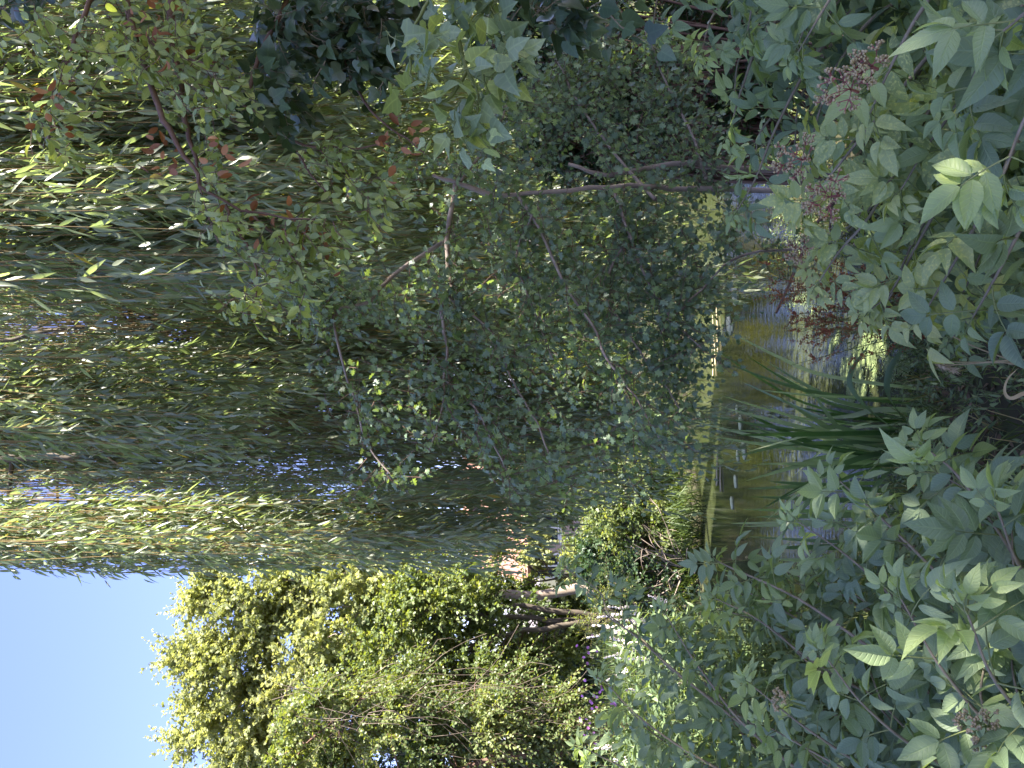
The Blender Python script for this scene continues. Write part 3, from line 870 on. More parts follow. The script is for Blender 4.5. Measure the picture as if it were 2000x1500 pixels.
# ------------------------------------------------------------------ hawthorn
def hawthorn():
    rng = np.random.default_rng(21)
    d = 3.0
    base = at(1120, 1480, 3.4); g = gz(base[0], base[1])
    root = thing('hawthorn_tree', (base[0], base[1], g), 'dark leaved hawthorn with pale thin stems reaching left across the willow', 'tree')
    S = Skel(rng)
    S.path([(base[0], base[1], g - .3), at(1130, 1400, 3.3), at(1138, 1250, 3.1), at(1125, 1100, 3.0), at(1118, 950, 3.0)], .013, .008, 16)
    S.path([at(1118, 960, 3.02), at(1135, 915, 3.0), at(1142, 885, 3.0), at(1158, 845, 3.0)], .012, .006, 8)
    p2 = at(1160, 1480, 3.6)
    S.path([(p2[0], p2[1], gz(p2[0], p2[1]) - .3), at(1170, 1460, 3.5), at(1182, 1340, 3.4), at(1160, 1180, 3.3), at(1180, 1110, 3.3)], .017, .007, 12)
    limb = [[(1140, 890, 3.0), (1060, 876, 2.95), (1000, 872, 2.9), (940, 884, 2.85), (925, 872, 2.85), (880, 860, 2.8), (820, 872, 2.8), (760, 868, 2.75), (700, 862, 2.75), (620, 838, 2.7)],
            [(1040, 890, 3.2), (985, 800, 3.1), (940, 745, 3.05), (910, 720, 3.0), (890, 657, 3.0), (820, 662, 2.95), (720, 690, 2.9), (630, 720, 2.9), (575, 762, 2.85)],
            [(890, 657, 3.0), (930, 590, 2.95), (960, 540, 2.9)],
            [(1120, 1010, 3.0), (1060, 1050, 2.95), (940, 1105, 2.9), (860, 1160, 2.85), (800, 1185, 2.8), (740, 1230, 2.8), (640, 1290, 2.75)],
            [(1130, 1200, 3.1), (1040, 1230, 3.0), (960, 1260, 3.0), (880, 1310, 2.95), (820, 1370, 2.9)],
            [(925, 872, 2.85), (850, 960, 2.8), (760, 1000, 2.8), (650, 1060, 2.7), (560, 1080, 2.7)],
            [(760, 868, 2.75), (700, 930, 2.7), (640, 960, 2.7), (560, 1000, 2.7)],
            [(1015, 1570, 3.2), (1008, 1480, 3.15), (985, 1420, 3.1), (910, 1345, 3.0), (850, 1290, 2.95)],
            [(1110, 1280, 3.1), (1200, 1200, 3.3), (1300, 1130, 3.4), (1400, 1080, 3.4)],
            [(1150, 1380, 3.3), (1240, 1350, 3.4), (1340, 1300, 3.5), (1440, 1260, 3.5)],
            [(1145, 900, 3.0), (1230, 960, 3.1), (1300, 990, 3.2), (1380, 980, 3.3)],
            [(1080, 1040, 2.95), (1000, 1010, 3.0), (900, 1040, 3.0), (800, 1080, 3.0)],
            [(1040, 1230, 3.0), (940, 1180, 3.05), (860, 1220, 3.0), (760, 1290, 3.0), (700, 1330, 2.95)]]
    rr = [.011, .009, .005, .007, .007, .005, .004, .007, .008, .008, .006, .005, .006]
    for L, r in zip(limb, rr):
        q = [at(*p) for p in L]
        if L[0][1] > 1500:
            q = [np.array([q[0][0] + .05, q[0][1] - .05, gz(q[0][0], q[0][1]) - .2])] + q
        S.path(q, r, .003, 24)
    mb = MB(); S.emit(mb, 8)
    mb.build('trunk', M_BARKP, root)
    # leaf sprays: spread around the limbs and in foliage patches
    P, D = [], []
    lp = np.concatenate([p for p in S.paths[3:]])
    k = rng.integers(0, len(lp), 760)
    P.append(lp[k] + rng.normal(0, .03, (760, 3))); D.append(rv(rng, 760) + [-.25, 0, -.15])
    patches = [(880, 1120, 150, 110, 420), (760, 1200, 110, 90, 330), (980, 1280, 120, 90, 340), (820, 1300, 100, 45, 200), (1010, 1120, 90, 100, 260), (660, 1250, 80, 60, 120), (1250, 1080, 110, 110, 330), (1330, 1230, 120, 100, 330), (1230, 1320, 90, 70, 220), (1060, 1400, 60, 40, 90), (1080, 960, 90, 60, 160),
               (900, 780, 110, 50, 130), (780, 720, 90, 40, 70), (690, 770, 70, 60, 60), (960, 640, 60, 50, 70), (1160, 860, 50, 60, 80), (1180, 760, 60, 80, 60), (1320, 1050, 80, 70, 130), (1400, 1150, 80, 140, 200), (960, 1360, 60, 30, 90), (580, 1230, 50, 80, 40)]
    for (u, v, su, sv, n) in patches:
        n = int(n * (.30 if u > 950 else .19) * (1 if v > 1000 else .75))
        q = np.array([at(u + rng.normal(0, su * .6), v + rng.normal(0, sv * .6), (3.25 if u < 1140 else 3.7) + rng.normal(0, .2)) for _ in range(n)])
        P.append(q); D.append(rv(rng, n) + [-.2, 0, -.1])
    P = np.concatenate(P); D = np.concatenate(D)
    dp = (P - CAM) @ FWD; pu = 750 + P[:, 0] / dp * FPX; pv = 1000 - ((P - CAM) @ UP) / dp * FPX
    k = (pv < 1375) | (pu > 1010)
    P, D = P[k], D[k]
    ms, ml = MB(), MB()
    sprays(ms, ml, rng, P, D, rng.uniform(.09, .22, len(P)), 8, T_HAW, .031, .031, droop=.2, ang=58, up=.35, stem_r=.0016, K=4, leafdroop=.25, petiole=.01)
    ms.build('twigs', M_BARKR, root); ml.build('crown', M_HAW, root)
hawthorn()

# ------------------------------------------------------------------ upper right sprays
def dead_clumps(rng, pts, root, d, n=14, s=.05):
    ml = MB()
    for (u, v) in pts:
        c = at(u, v, d + rng.normal(0, .05))
        P = c + rng.normal(0, s * .6, (n, 3))
        scatter(ml, T_OVAL, rng, P, rv(rng, n) + [0, 0, -.6], rv(rng, n), rng.uniform(.02, .042, n), rng.uniform(.012, .02, n), rng.random(n))
    ml.build('withered_leaves', M_DEAD, root)

def sallow():
    rng = np.random.default_rng(31)
    b = np.array([3.2, 2.3, 0.0]); b[2] = gz(b[0], b[1])
    root = thing('sallow_tree', b, 'bush with yellow-green oval leaves and withered brown clusters, upper part of the view', 'tree')
    S = Skel(rng)
    S.path([b - [0, 0, .3], b + [0, 0, 1.4], at(1800, 420, 2.5), at(1560, 230, 2.2)], .05, .02, 20)
    limb = [[(1560, 230, 2.2), (1440, 260, 2.1), (1310, 300, 2.05), (1240, 335, 2.0), (1180, 372, 2.0), (1130, 400, 2.0), (1090, 480, 2.0), (1072, 620, 1.95)],
            [(1600, 330, 2.3), (1420, 340, 2.2), (1300, 358, 2.1), (1220, 370, 2.1), (1160, 386, 2.1), (1120, 395, 2.05)],
            [(1560, 230, 2.2), (1480, 170, 2.1), (1380, 130, 2.1), (1290, 110, 2.1), (1230, 95, 2.05)],
            [(1500, 560, 2.2), (1330, 490, 2.15), (1230, 560, 2.2), (1210, 680, 2.2), (1220, 760, 2.2)],
            [(1600, 620, 2.3), (1420, 660, 2.3), (1290, 720, 2.3), (1200, 830, 2.3)],
            [(1100, 440, 2.0), (1040, 470, 2.0), (980, 500, 2.0), (920, 500, 1.95)],
            [(1090, 480, 2.0), (1040, 540, 2.0), (1000, 600, 2.0)],
            [(1440, 260, 2.1), (1400, 330, 2.05), (1370, 420, 2.0)],
            [(1240, 560, 2.2), (1170, 600, 2.2), (1120, 640, 2.2)]]
    rr = [.011, .013, .008, .007, .007, .005, .004, .006, .004]
    for L, r in zip(limb, rr): S.path([at(*p) for p in L], r, .002, 20)
    mb = MB(); S.emit(mb, 8); mb.build('branches', M_BARKR, root)
    P, D = [], []
    for (u, v, su, sv, n, d) in [(1400, 330, 70, 70, 60, 2.05), (1440, 220, 50, 50, 36, 2.1), (1330, 420, 50, 40, 26, 2.0), (1260, 95, 40, 30, 22, 2.05), (1350, 120, 40, 30, 12, 2.1), (1080, 430, 40, 40, 24, 2.0), (1000, 560, 70, 50, 52, 2.0), (920, 475, 25, 30, 16, 1.95), (1060, 600, 40, 30, 16, 1.95), (1200, 640, 40, 60, 22, 2.2), (1190, 400, 50, 20, 12, 2.05), (1140, 740, 40, 40, 20, 2.2), (1460, 60, 40, 50, 20, 2.1)]:
        for _ in range(n):
            P.append(at(u + rng.normal(0, su * .6), v + rng.normal(0, sv * .6), d + rng.normal(0, .06)))
    P = np.array(P); D = rv(rng, len(P)) + [-.6, 0, -.3]
    ms, ml = MB(), MB()
    sprays(ms, ml, rng, P, D, rng.uniform(.06, .13, len(P)), 5, T_OVAL, .034, .017, droop=.25, ang=50, up=.35, stem_r=.0014, K=4, leafdroop=.35, petiole=.006)
    ms.build('twigs', M_BARKR, root); ml.build('crown', M_OVAL, root)
    dead_clumps(rng, [(1460, 290), (1440, 300), (1480, 310), (1290, 110), (1270, 125), (1380, 340), (1200, 330), (1180, 420), (1205, 400), (1190, 320), (1070, 540), (1060, 560), (1020, 610), (1080, 480), (1010, 590), (1240, 770), (1200, 760), (1220, 800)], root, 2.0, 7)

def shade_tree():  # tree out of view on the right, added to shade the foreground
    rng = np.random.default_rng(32)
    b = np.array([5.6, 1.2, 0.0]); b[2] = gz(b[0], b[1])
    bushy('unseen_shade_tree', b, [((5.4, 1.4, 7.0), (2.4, 3.2, 2.6), 110), ((5.0, .3, 8.0), (2.2, 2.2, 1.6), 70), ((3.9, 1.0, 5.6), (1.1, 1.5, 1.0), 44), ((5.2, 3.6, 5.6), (1.7, 1.8, 2.2), 40), ((5.0, -1.2, 5.4), (1.7, 1.6, 2.2), 34), ((4.3, 2.4, 4.9), (1.1, 1.7, 1.4), 56)],
          'unseen leafy tree right of the view, added to shade the elders', 'tree', M_SHRUB, T_SYC, .12, .11, rng, trunk_r=.24, trunk_top=(5.6, 1.2, 4.6), spray_L=.8, spray_n=8, per=9, tipr=.02)

def ivy():
    rng = np.random.default_rng(33)
    b = np.array([2.6, 1.9, 0.0]); b[2] = gz(b[0], b[1])
    root = thing('ivy_plant', b, 'ivy with a leaf spray coloured as if sunlit hanging at mid height and dark leaves above it', 'climber')
    S = Skel(rng)
    S.path([b - [0, 0, .2], b + [0, 0, 1.2], at(1750, 900, 1.9), at(1560, 880, 1.75)], .03, .012, 16)
    S.path([at(1560, 880, 1.75), at(1440, 890, 1.7), at(1370, 910, 1.65), at(1310, 880, 1.6), at(1290, 840, 1.6), at(1250, 905, 1.6)], .006, .002, 20)
    S.path([at(1560, 880, 1.75), at(1480, 960, 1.7), at(1400, 990, 1.65), at(1340, 980, 1.6)], .005, .002, 16)
    S.path([at(1560, 880, 1.75), at(1470, 820, 1.7), at(1390, 800, 1.65), at(1330, 810, 1.6)], .005, .002, 16)
    S.path([at(1370, 910, 1.65), at(1310, 935, 1.62), at(1265, 925, 1.6), at(1240, 895, 1.6)], .003, .0015, 14)
    mb = MB(); S.emit(mb, 7); mb.build('vine', M_STEMG, root)
    lp = np.concatenate([p[2:] for p in S.paths[1:]])
    k = rng.integers(0, len(lp), 48)
    P = lp[k] + rng.normal(0, .02, (48, 3)) + [.03, 0, 0]; D = rv(rng, 48) + [-.6, -.3, .0]
    ms, ml = MB(), MB()
    sprays(ms, ml, rng, P, D, rng.uniform(.03, .09, 48), 3, T_IVY, .046, .045, ang=50, up=.5, stem_r=.002, leafdroop=.3, petiole=.025, K=4)
    ml.build('sunlit_tone_leaves', M_IVY, root)
    ms.build('leaf_stalks', M_STEMG, root)
    P = []
    for (u, v, su, sv, n, d) in [(1440, 600, 60, 80, 80, 2.3), (1340, 520, 40, 40, 24, 2.2), (1480, 720, 50, 60, 50, 2.3), (1400, 700, 50, 50, 30, 2.3), (1480, 1080, 30, 60, 24, 1.9), (1490, 30, 40, 50, 10, 2.3)]:
        for _ in range(n):
            P.append(at(u + rng.normal(0, su * .6), v + rng.normal(0, sv * .6), d + rng.normal(0, .1)))
    P = np.array(P)
    ms, ml = MB(), MB()
    sprays(ms, ml, rng, P, rv(rng, len(P)) + [-.4, -.2, -.3], rng.uniform(.04, .12, len(P)), 4, T_IVY, .048, .044, ang=50, up=.35, stem_r=.002, leafdroop=.4, petiole=.02, K=4)
    ml.build('dark_leaves', M_IVYD, root)
    ms.build('leaf_stalks', M_STEMR, root)
sallow(); ivy(); shade_tree()

# ------------------------------------------------------------------ elders
def compound(ms, ml, rng, P, D, N, L, npair, size, rnd, lmat=0):
    """pinnate leaves: arrays of base, direction, normal, rachis length"""
    M = len(P); D = nrm(D); N = nrm(N - D * np.sum(N * D, -1, keepdims=True)); X = np.cross(D, N)
    L = np.broadcast_to(L, (M,))
    sag = rng.uniform(.1, .45, M)
    def c(t): return P + D * (L * t)[:, None] - np.array([0, 0, 1.0]) * (L * sag * t * t)[:, None]
    K = 5
    pts = np.stack([c(t) for t in np.linspace(0, 1, K)], 1)
    ms.tubes(pts, np.linspace(.0016, .0008, K)[None] * np.ones((M, 1)), 4, 0, .5)
    for k in range(npair):
        t = .42 + .5 * k / max(npair - 1, 1) * (1 if npair > 1 else 0)
        for s in (-1, 1):
            an = R(62 - 8 * k) + rng.normal(0, .12, M)
            d = D * np.cos(an)[:, None] + X * s * np.sin(an)[:, None] - np.array([0, 0, 1]) * (rng.uniform(.05, .4, M))[:, None]
            n = N + X * s * rng.uniform(-.1, .35, M)[:, None] + rv(rng, M) * .22
            ln = size * (1 - .12 * abs(k - .7)) * rng.uniform(.85, 1.1, M)
            b = c(t + rng.normal(0, .01, M))
            scatter(ml, T_ELDER, rng, b + nrm(d) * .004, d, n, ln, ln * rng.uniform(.40, .48, M), np.clip(rnd + rng.normal(0, .06, M), 0, 1), lmat)
    d = D - np.array([0, 0, 1]) * (sag + .15)[:, None]
    ln = size * rng.uniform(1.0, 1.2, M)
    scatter(ml, T_ELDER, rng, c(1.0), d, N + rv(rng, M) * .2, ln, ln * .46, rnd, lmat)

def elder_branch(ms, mw, ml, rng, pts, r0, size, step=.082, lmat=0, young=True, toward=None, rshift=0.0):
    K = 26
    c = bez([at(*p) for p in pts], K)
    mw.tubes(c, np.linspace(r0 * .72, .0016, K), 7, 0, rng.random())
    seg = np.linalg.norm(np.diff(c, axis=0), axis=1); s = np.concatenate([[0], np.cumsum(seg)])
    L = s[-1]
    n = max(int(L / step), 2)
    ds = np.linspace(L * .12, L * .97, n)
    p = np.stack([np.interp(ds, s, c[:, i]) for i in range(3)], 1)
    T = nrm(np.stack([np.interp(ds, s, np.gradient(c[:, i])) for i in range(3)], 1))
    f = ds / L
    ref = nrm(np.cross(T, [0, 0, 1.0])); ref2 = np.cross(ref, T)
    for sgn in (-1, 1):
        ph = np.where(np.arange(n) % 2 == 0, 0, PI / 2) + rng.normal(0, .35, n)
        sd_ = ref * np.cos(ph)[:, None] + ref2 * np.sin(ph)[:, None]
        sd_ = sd_ * sgn
        D = T * .55 + sd_ * 1.0 + rv(rng, n) * .15 + np.array([0, -.18, 0])
        N = np.array([0, -.35, 1.0]) + T * .25 + rv(rng, n) * .3
        sz = size * (1.05 - .25 * f ** 3)
        Lr = size * rng.uniform(1.2, 1.8, n) * (1 - .3 * f ** 4)
        rn = np.clip(.35 + rng.normal(0, .17, n) + .45 * f ** 6 + rshift, 0, 1)
        npair = 2
        k = rng.random(n) < .55
        for kk, npr in ((k, 2), (~k, 3)):
            if kk.any():
                compound(ms, ml, rng, p[kk], D[kk], N[kk], Lr[kk], npr, sz[kk], rn[kk], lmat)
    if young:
        m_ = 4
        th = np.arange(m_) * PI / 2 + rng.random()
        D = T[-1] * .9 + (ref[-1][None] * np.cos(th)[:, None] + ref2[-1][None] * np.sin(th)[:, None]) * .6
        P = np.repeat(c[-1][None], m_, 0)
        N = np.array([0, -.2, 1.0]) + rv(rng, m_) * .3
        compound(ms, ml, rng, P, D, N, np.full(m_, size * .6), 2, np.full(m_, size * .5), np.full(m_, .93), lmat)
    return c

def berries(root, rng, u, v, d, r, up=(0, -.5, .8), n1=7, green=False):
    ms = MB()
    c = at(u, v, d); U = nrm(np.array(up, float))
    b = c - U * r * .9
    P, B = [], []
    dirs = []
    for k in range(n1):
        a = k * 2.4; s = math.sqrt((k + .3) / n1) * .95
        x = np.array([1, 0, 0]); y = np.cross(U, x)
        dirs.append(nrm(U + (x * math.cos(a) + y * math.sin(a)) * s))
    for dd in dirs:
        e = b + dd * r * rng.uniform(.75, 1.0)
        P.append(bez([b, (b + e) / 2 + rng.normal(0, .002, 3), e], 4))
        for _ in range(6):
            d2 = nrm(dd + rv(rng, 1)[0] * .75); e2 = e + d2 * r * rng.uniform(.25, .4)
            P.append(bez([e, (e + e2) / 2, e2], 4))
            for _ in range(3):
                e3 = e2 + nrm(d2 + rv(rng, 1)[0] * .9) * r * rng.uniform(.08, .2)
                P.append(bez([e2, (e2 + e3) / 2, e3], 4)); B.append(e3)
    ms.tubes(np.array(P), np.array([.0011, .0009, .0008, .0007]), 4, 0)
    ms.tubes(bez([b - U * r * 1.2, b - U * r * .5, b], 4), np.array([.003, .0026, .0024, .0022]), 6, 0)
    o = ms.build('berry_cluster', M_BSTALK if not green else M_STEMG, root)
    mb = MB(); mb.balls(np.array(B), rng.uniform(.0021, .0029, len(B)), rng.random(len(B)))
    mb.build('berries', M_BERRY, o)

def more_branches(lst, rng, k, sgn):
    out = list(lst)
    for _ in range(k):
        for it in lst:
            du, dv, dd = sgn * abs(rng.normal(40, 70)), abs(rng.normal(20, 60)), rng.uniform(.1, .4)
            n = len(it[0])
            q = [(p[0] + du * i / (n - 1), p[1] + dv * i / (n - 1) + rng.normal(0, 15), p[2] + dd) for i, p in enumerate(it[0])]
            out.append((q,) + tuple(it[1:]))
    return out

def elders():
    rng = np.random.default_rng(41)
    # --- left
    b = np.array([-1.5, 1.7, gz(-1.5, 1.7)])
    root = thing('elder_bush', b, 'elder bush with large grey-green leaflets in the near left corner beside the pond', 'bush', 'elder bushes')
    ms, mw, ml = MB(), MB(), MB()
    for pts, r0, sz in more_branches([
        ([(-60, 2350, 1.7), (180, 2120, 1.45), (400, 1990, 1.35), (560, 1880, 1.35), (622, 1812, 1.4)], .007, .080),
        ([(-60, 2350, 1.7), (150, 2050, 1.5), (330, 1880, 1.5), (470, 1740, 1.6), (560, 1640, 1.7)], .008, .076),
        ([(-100, 2350, 1.8), (120, 1980, 1.6), (300, 1780, 1.7), (410, 1660, 1.8), (480, 1560, 1.9)], .008, .074),
        ([(-100, 2350, 1.8), (60, 1950, 1.7), (220, 1720, 1.9), (330, 1560, 2.1), (390, 1430, 2.3), (405, 1400, 2.4)], .009, .070),
        ([(-150, 2300, 1.7), (30, 2000, 1.4), (180, 1850, 1.35), (330, 1760, 1.4)], .007, .078),
        ([(100, 2400, 1.4), (260, 2120, 1.2), (380, 2000, 1.15), (500, 1950, 1.15)], .006, .082),
        ([(-100, 2350, 1.4), (40, 2080, 1.15), (160, 1950, 1.1), (300, 1890, 1.1)], .006, .080),
        ([(-200, 2200, 1.8), (0, 1850, 1.6), (110, 1700, 1.6), (220, 1610, 1.65)], .007, .074),
        ([(-250, 2200, 2.0), (-60, 1800, 1.9), (60, 1600, 1.9), (160, 1470, 2.0)], .008, .070),
        ([(-250, 2200, 2.2), (-80, 1700, 2.2), (60, 1480, 2.3), (190, 1370, 2.4), (300, 1300, 2.5)], .010, .068),
        ([(-250, 2100, 2.2), (-100, 1620, 2.3), (0, 1400, 2.4), (90, 1260, 2.5), (170, 1180, 2.6)], .010, .066),
        ([(60, 1480, 2.35), (180, 1330, 2.5), (250, 1250, 2.6), (300, 1190, 2.65), (345, 1170, 2.7), (390, 1105, 2.7)], .006, .052),
        ([(-100, 1620, 2.3), (-60, 1350, 2.4), (10, 1200, 2.5), (40, 1140, 2.5)], .007, .062),
        ([(100, 2200, 1.9), (260, 1800, 2.1), (350, 1620, 2.3), (390, 1520, 2.4)], .007, .066),
        ([(0, 2100, 1.9), (120, 1760, 2.1), (200, 1600, 2.2), (290, 1480, 2.3), (330, 1400, 2.4)], .007, .066),
    ], rng, 2, -1):
        elder_branch(ms, mw, ml, rng, pts, r0, sz)
    mw.build('stems', M_STEMR, root); ms.build('leaf_stalks', M_STEMG, root); ml.build('leaves', M_ELDER, root)
    berries(root, rng, 80, 1915, 1.15, .035, up=(.2, -.5, .6), green=True)
    berries(root, rng, 135, 1525, 1.7, .030, up=(.3, -.2, .8), green=True)
    # --- right
    b = np.array([1.7, 1.9, gz(1.7, 1.9)])
    root = thing('elder_bush', b, 'elder bush with reddish berry heads and some yellow mottled leaflets, near right corner', 'bush', 'elder bushes')
    ms, mw, ml, my = MB(), MB(), MB(), MB()
    for pts, r0, sz, yl in more_branches([
        ([(1700, 2000, 1.9), (1560, 1640, 1.9), (1440, 1500, 1.9), (1330, 1450, 1.95), (1240, 1425, 2.0)], .009, .060, 0),
        ([(1700, 1900, 2.0), (1560, 1500, 2.0), (1480, 1400, 2.0), (1400, 1370, 2.0)], .008, .060, 0),
        ([(1700, 2000, 1.9), (1560, 1750, 1.8), (1400, 1600, 1.85), (1260, 1520, 1.9), (1150, 1475, 1.95), (1090, 1440, 2.0)], .009, .064, 0),
        ([(1650, 2200, 1.7), (1450, 1880, 1.55), (1300, 1740, 1.6), (1180, 1640, 1.65), (1090, 1570, 1.75)], .009, .068, 1),
        ([(1650, 2200, 1.7), (1400, 1900, 1.6), (1220, 1780, 1.6), (1080, 1700, 1.65), (1010, 1640, 1.75), (950, 1600, 1.8)], .008, .066, 1),
        ([(1600, 2300, 1.6), (1350, 2000, 1.5), (1180, 1880, 1.5), (1020, 1790, 1.6), (930, 1740, 1.7), (895, 1700, 1.75)], .008, .068, 1),
        ([(1550, 2400, 1.5), (1300, 2050, 1.35), (1120, 1940, 1.35), (980, 1860, 1.45), (880, 1800, 1.6)], .008, .070, 1),
        ([(1500, 2400, 1.4), (1250, 2120, 1.25), (1080, 2010, 1.25), (950, 1940, 1.3), (880, 1900, 1.4)], .007, .074, 0),
        ([(1700, 2300, 1.4), (1540, 2060, 1.2), (1420, 1940, 1.15), (1300, 1880, 1.2)], .007, .082, 0),
        ([(1700, 2100, 1.5), (1600, 1900, 1.3), (1480, 1800, 1.3), (1370, 1740, 1.35), (1280, 1700, 1.45)], .008, .076, 1),
        ([(1750, 1900, 1.6), (1620, 1700, 1.5), (1500, 1620, 1.5), (1400, 1560, 1.6)], .008, .070, 0),
        ([(1750, 1800, 1.8), (1640, 1550, 1.7), (1520, 1480, 1.75), (1440, 1460, 1.8)], .008, .064, 0),
        ([(1650, 2400, 1.3), (1450, 2150, 1.05), (1300, 2020, 1.0), (1160, 1960, 1.05)], .007, .080, 0),
        ([(1500, 2300, 1.5), (1380, 1960, 1.45), (1240, 1830, 1.5), (1130, 1760, 1.55)], .007, .070, 1),
        ([(1600, 2100, 1.7), (1500, 1760, 1.7), (1380, 1640, 1.75), (1280, 1600, 1.8), (1200, 1580, 1.85)], .008, .066, 1),
        ([(1300, 2400, 1.8), (1120, 2050, 1.8), (980, 1950, 1.9), (890, 1900, 2.0), (840, 1860, 2.1)], .007, .066, 0),
        ([(1300, 2300, 2.0), (1150, 1900, 2.0), (1040, 1780, 2.1), (960, 1700, 2.2)], .007, .066, 0),
        ([(1650, 2500, 1.2), (1560, 2180, 1.0), (1500, 2040, .95), (1440, 1960, 1.0)], .007, .078, 0),
    ], rng, 2, 1):
        elder_branch(ms, mw, my if yl else ml, rng, pts, r0, sz)
    # a nearer spray entering from the right edge higher up
    elder_branch(ms, mw, ml, rng, [(1700, 1500, 1.8), (1600, 1340, 1.8), (1520, 1290, 1.8), (1450, 1275, 1.8)], .006, .056)
    mw.build('stems', M_STEMR, root); ms.build('leaf_stalks', M_STEMG, root); ml.build('leaves', M_ELDER, root)
    my.build('yellowing_leaves', M_ELDERY, root)
    for (u, v, d, r) in [(1330, 1650, 1.32, .045), (1375, 1695, 1.30, .035), (1190, 1555, 1.55, .045), (1115, 1612, 1.48, .048), (1010, 1560, 1.9, .035)]:
        berries(root, rng, u, v, d - .12, r, up=(-.2, -.75, .5))
elders()

# ------------------------------------------------------------------ waterside plants
def ribbon(mb, pts, w, nrm_dir, K=14, rnd=.5, fold=.25, tpr=.6):
    c = bez(pts, K)
    T = nrm(np.gradient(c, axis=0))
    X = nrm(np.cross(T, nrm_dir)); N = np.cross(X, T)
    t = np.linspace(0, 1, K)
    ww = w * np.clip((1 - t) / (1 - tpr), 0, 1) ** .7 * .5 * (.85 + .3 * np.minimum(t * 4, 1))
    V = np.stack([c - X * ww[:, None] + N * (ww * fold)[:, None], c, c + X * ww[:, None] + N * (ww * fold)[:, None]], 1)
    A = np.zeros((K, 3, 3)); A[:, 0, 0] = -1; A[:, 2, 0] = 1; A[:, :, 1] = t[:, None]; A[:, :, 2] = rnd
    i = np.arange(K - 1)[:, None]; q = []
    for j in (0, 1):
        q.append(np.stack([i[:, 0] * 3 + j, i[:, 0] * 3 + j + 1, (i[:, 0] + 1) * 3 + j + 1, (i[:, 0] + 1) * 3 + j], -1))
    mb.add(V, np.concatenate(q), np.full(2 * (K - 1), 4), A)

def irises():
    rng = np.random.default_rng(51)
    d = 4.5
    b = at(640, 1795, d); b[2] = -.02
    root = thing('iris_clump', b, 'big clump of arching dark green iris blades at the near water edge', 'plant', 'iris clumps')
    tips = [(675, 1395), (700, 1480, 1), (745, 1490), (775, 1465), (810, 1425), (790, 1500), (660, 1440), (640, 1460), (620, 1500), (655, 1520), (690, 1540), (720, 1560), (600, 1560), (575, 1590), (560, 1620), (520, 1530), (500, 1540), (540, 1640), (700, 1600), (630, 1560), (610, 1620), (740, 1620), (660, 1600), (590, 1680), (680, 1650), (700, 1450), (650, 1480), (760, 1560), (730, 1520), (685, 1420), (650, 1425), (720, 1450), (830, 1470), (610, 1470), (600, 1520), (570, 1500), (545, 1580), (780, 1540), (670, 1500), (635, 1530), (705, 1530)]
    mb = MB()
    for t in tips:
        dd = d + rng.normal(0, .22); u, v = t[:2]
        bu = 640 + rng.normal(0, 42)
        tip = at(650 + (u - 650) * 1.12, v - 45, dd); b0 = at(bu, 1800 + rng.normal(0, 6), d + rng.normal(0, .06)); b0[2] = min(b0[2], .0) - .03
        mid = b0 * .5 + tip * .5; mid[0] = b0[0] * .72 + tip[0] * .28 + rng.normal(0, .015); mid[2] += .06
        q = mid * .5 + tip * .5; q[0] = b0[0] * .42 + tip[0] * .58
        ribbon(mb, [b0, mid, q, tip], rng.uniform(.018, .028), nrm(np.array([rng.normal(0, .9), -1, .2])), 16, rnd=np.clip(rng.normal(.52, .34), 0, 1))
    # bent-over blades
    for p in [[(600, 1780, 4.5), (560, 1640, 4.3), (500, 1560, 4.2), (440, 1520, 4.2)], [(640, 1780, 4.4), (700, 1700, 4.2), (760, 1660, 4.1), (830, 1700, 4.1)], [(660, 1790, 4.4), (720, 1740, 4.1), (780, 1740, 4.0), (850, 1790, 3.9)], [(620, 1790, 4.4), (560, 1720, 4.2), (500, 1700, 4.1), (450, 1720, 4.1)]]:
        ribbon(mb, [at(*q) for q in p], .038, np.array([.2, -.5, 1.0]), 16, rnd=.3)
    mb.build('blades', M_IRIS, root)
    b = at(455, 1640, 5.2); b[2] = 0
    root = thing('iris_clump', b, 'smaller group of upright iris blades, some pale, left of the big iris clump', 'plant', 'iris clumps')
    mb = MB()
    for (bu, u, v, rn) in [(475, 478, 1425, .98), (480, 472, 1440, .97), (500, 505, 1450, .5), (520, 530, 1465, .4), (440, 452, 1460, .5), (405, 408, 1505, .85), (430, 430, 1500, .3), (560, 545, 1455, .5), (470, 485, 1500, .9), (390, 380, 1540, .9), (420, 380, 1560, .9), (540, 560, 1500, .3), (500, 490, 1470, .6)]:
        dd = 5.2 + rng.normal(0, .1)
        b0 = at(bu, 1500, dd); b0[2] = -.03
        tip = at(u, v, dd); mid = (b0 + tip) / 2 + rng.normal(0, .01, 3)
        ribbon(mb, [b0, mid, tip], .034, nrm(np.array([rng.normal(0, .7), -1, .1])), 12, rnd=rn)
    mb.build('blades', M_IRIS, root)

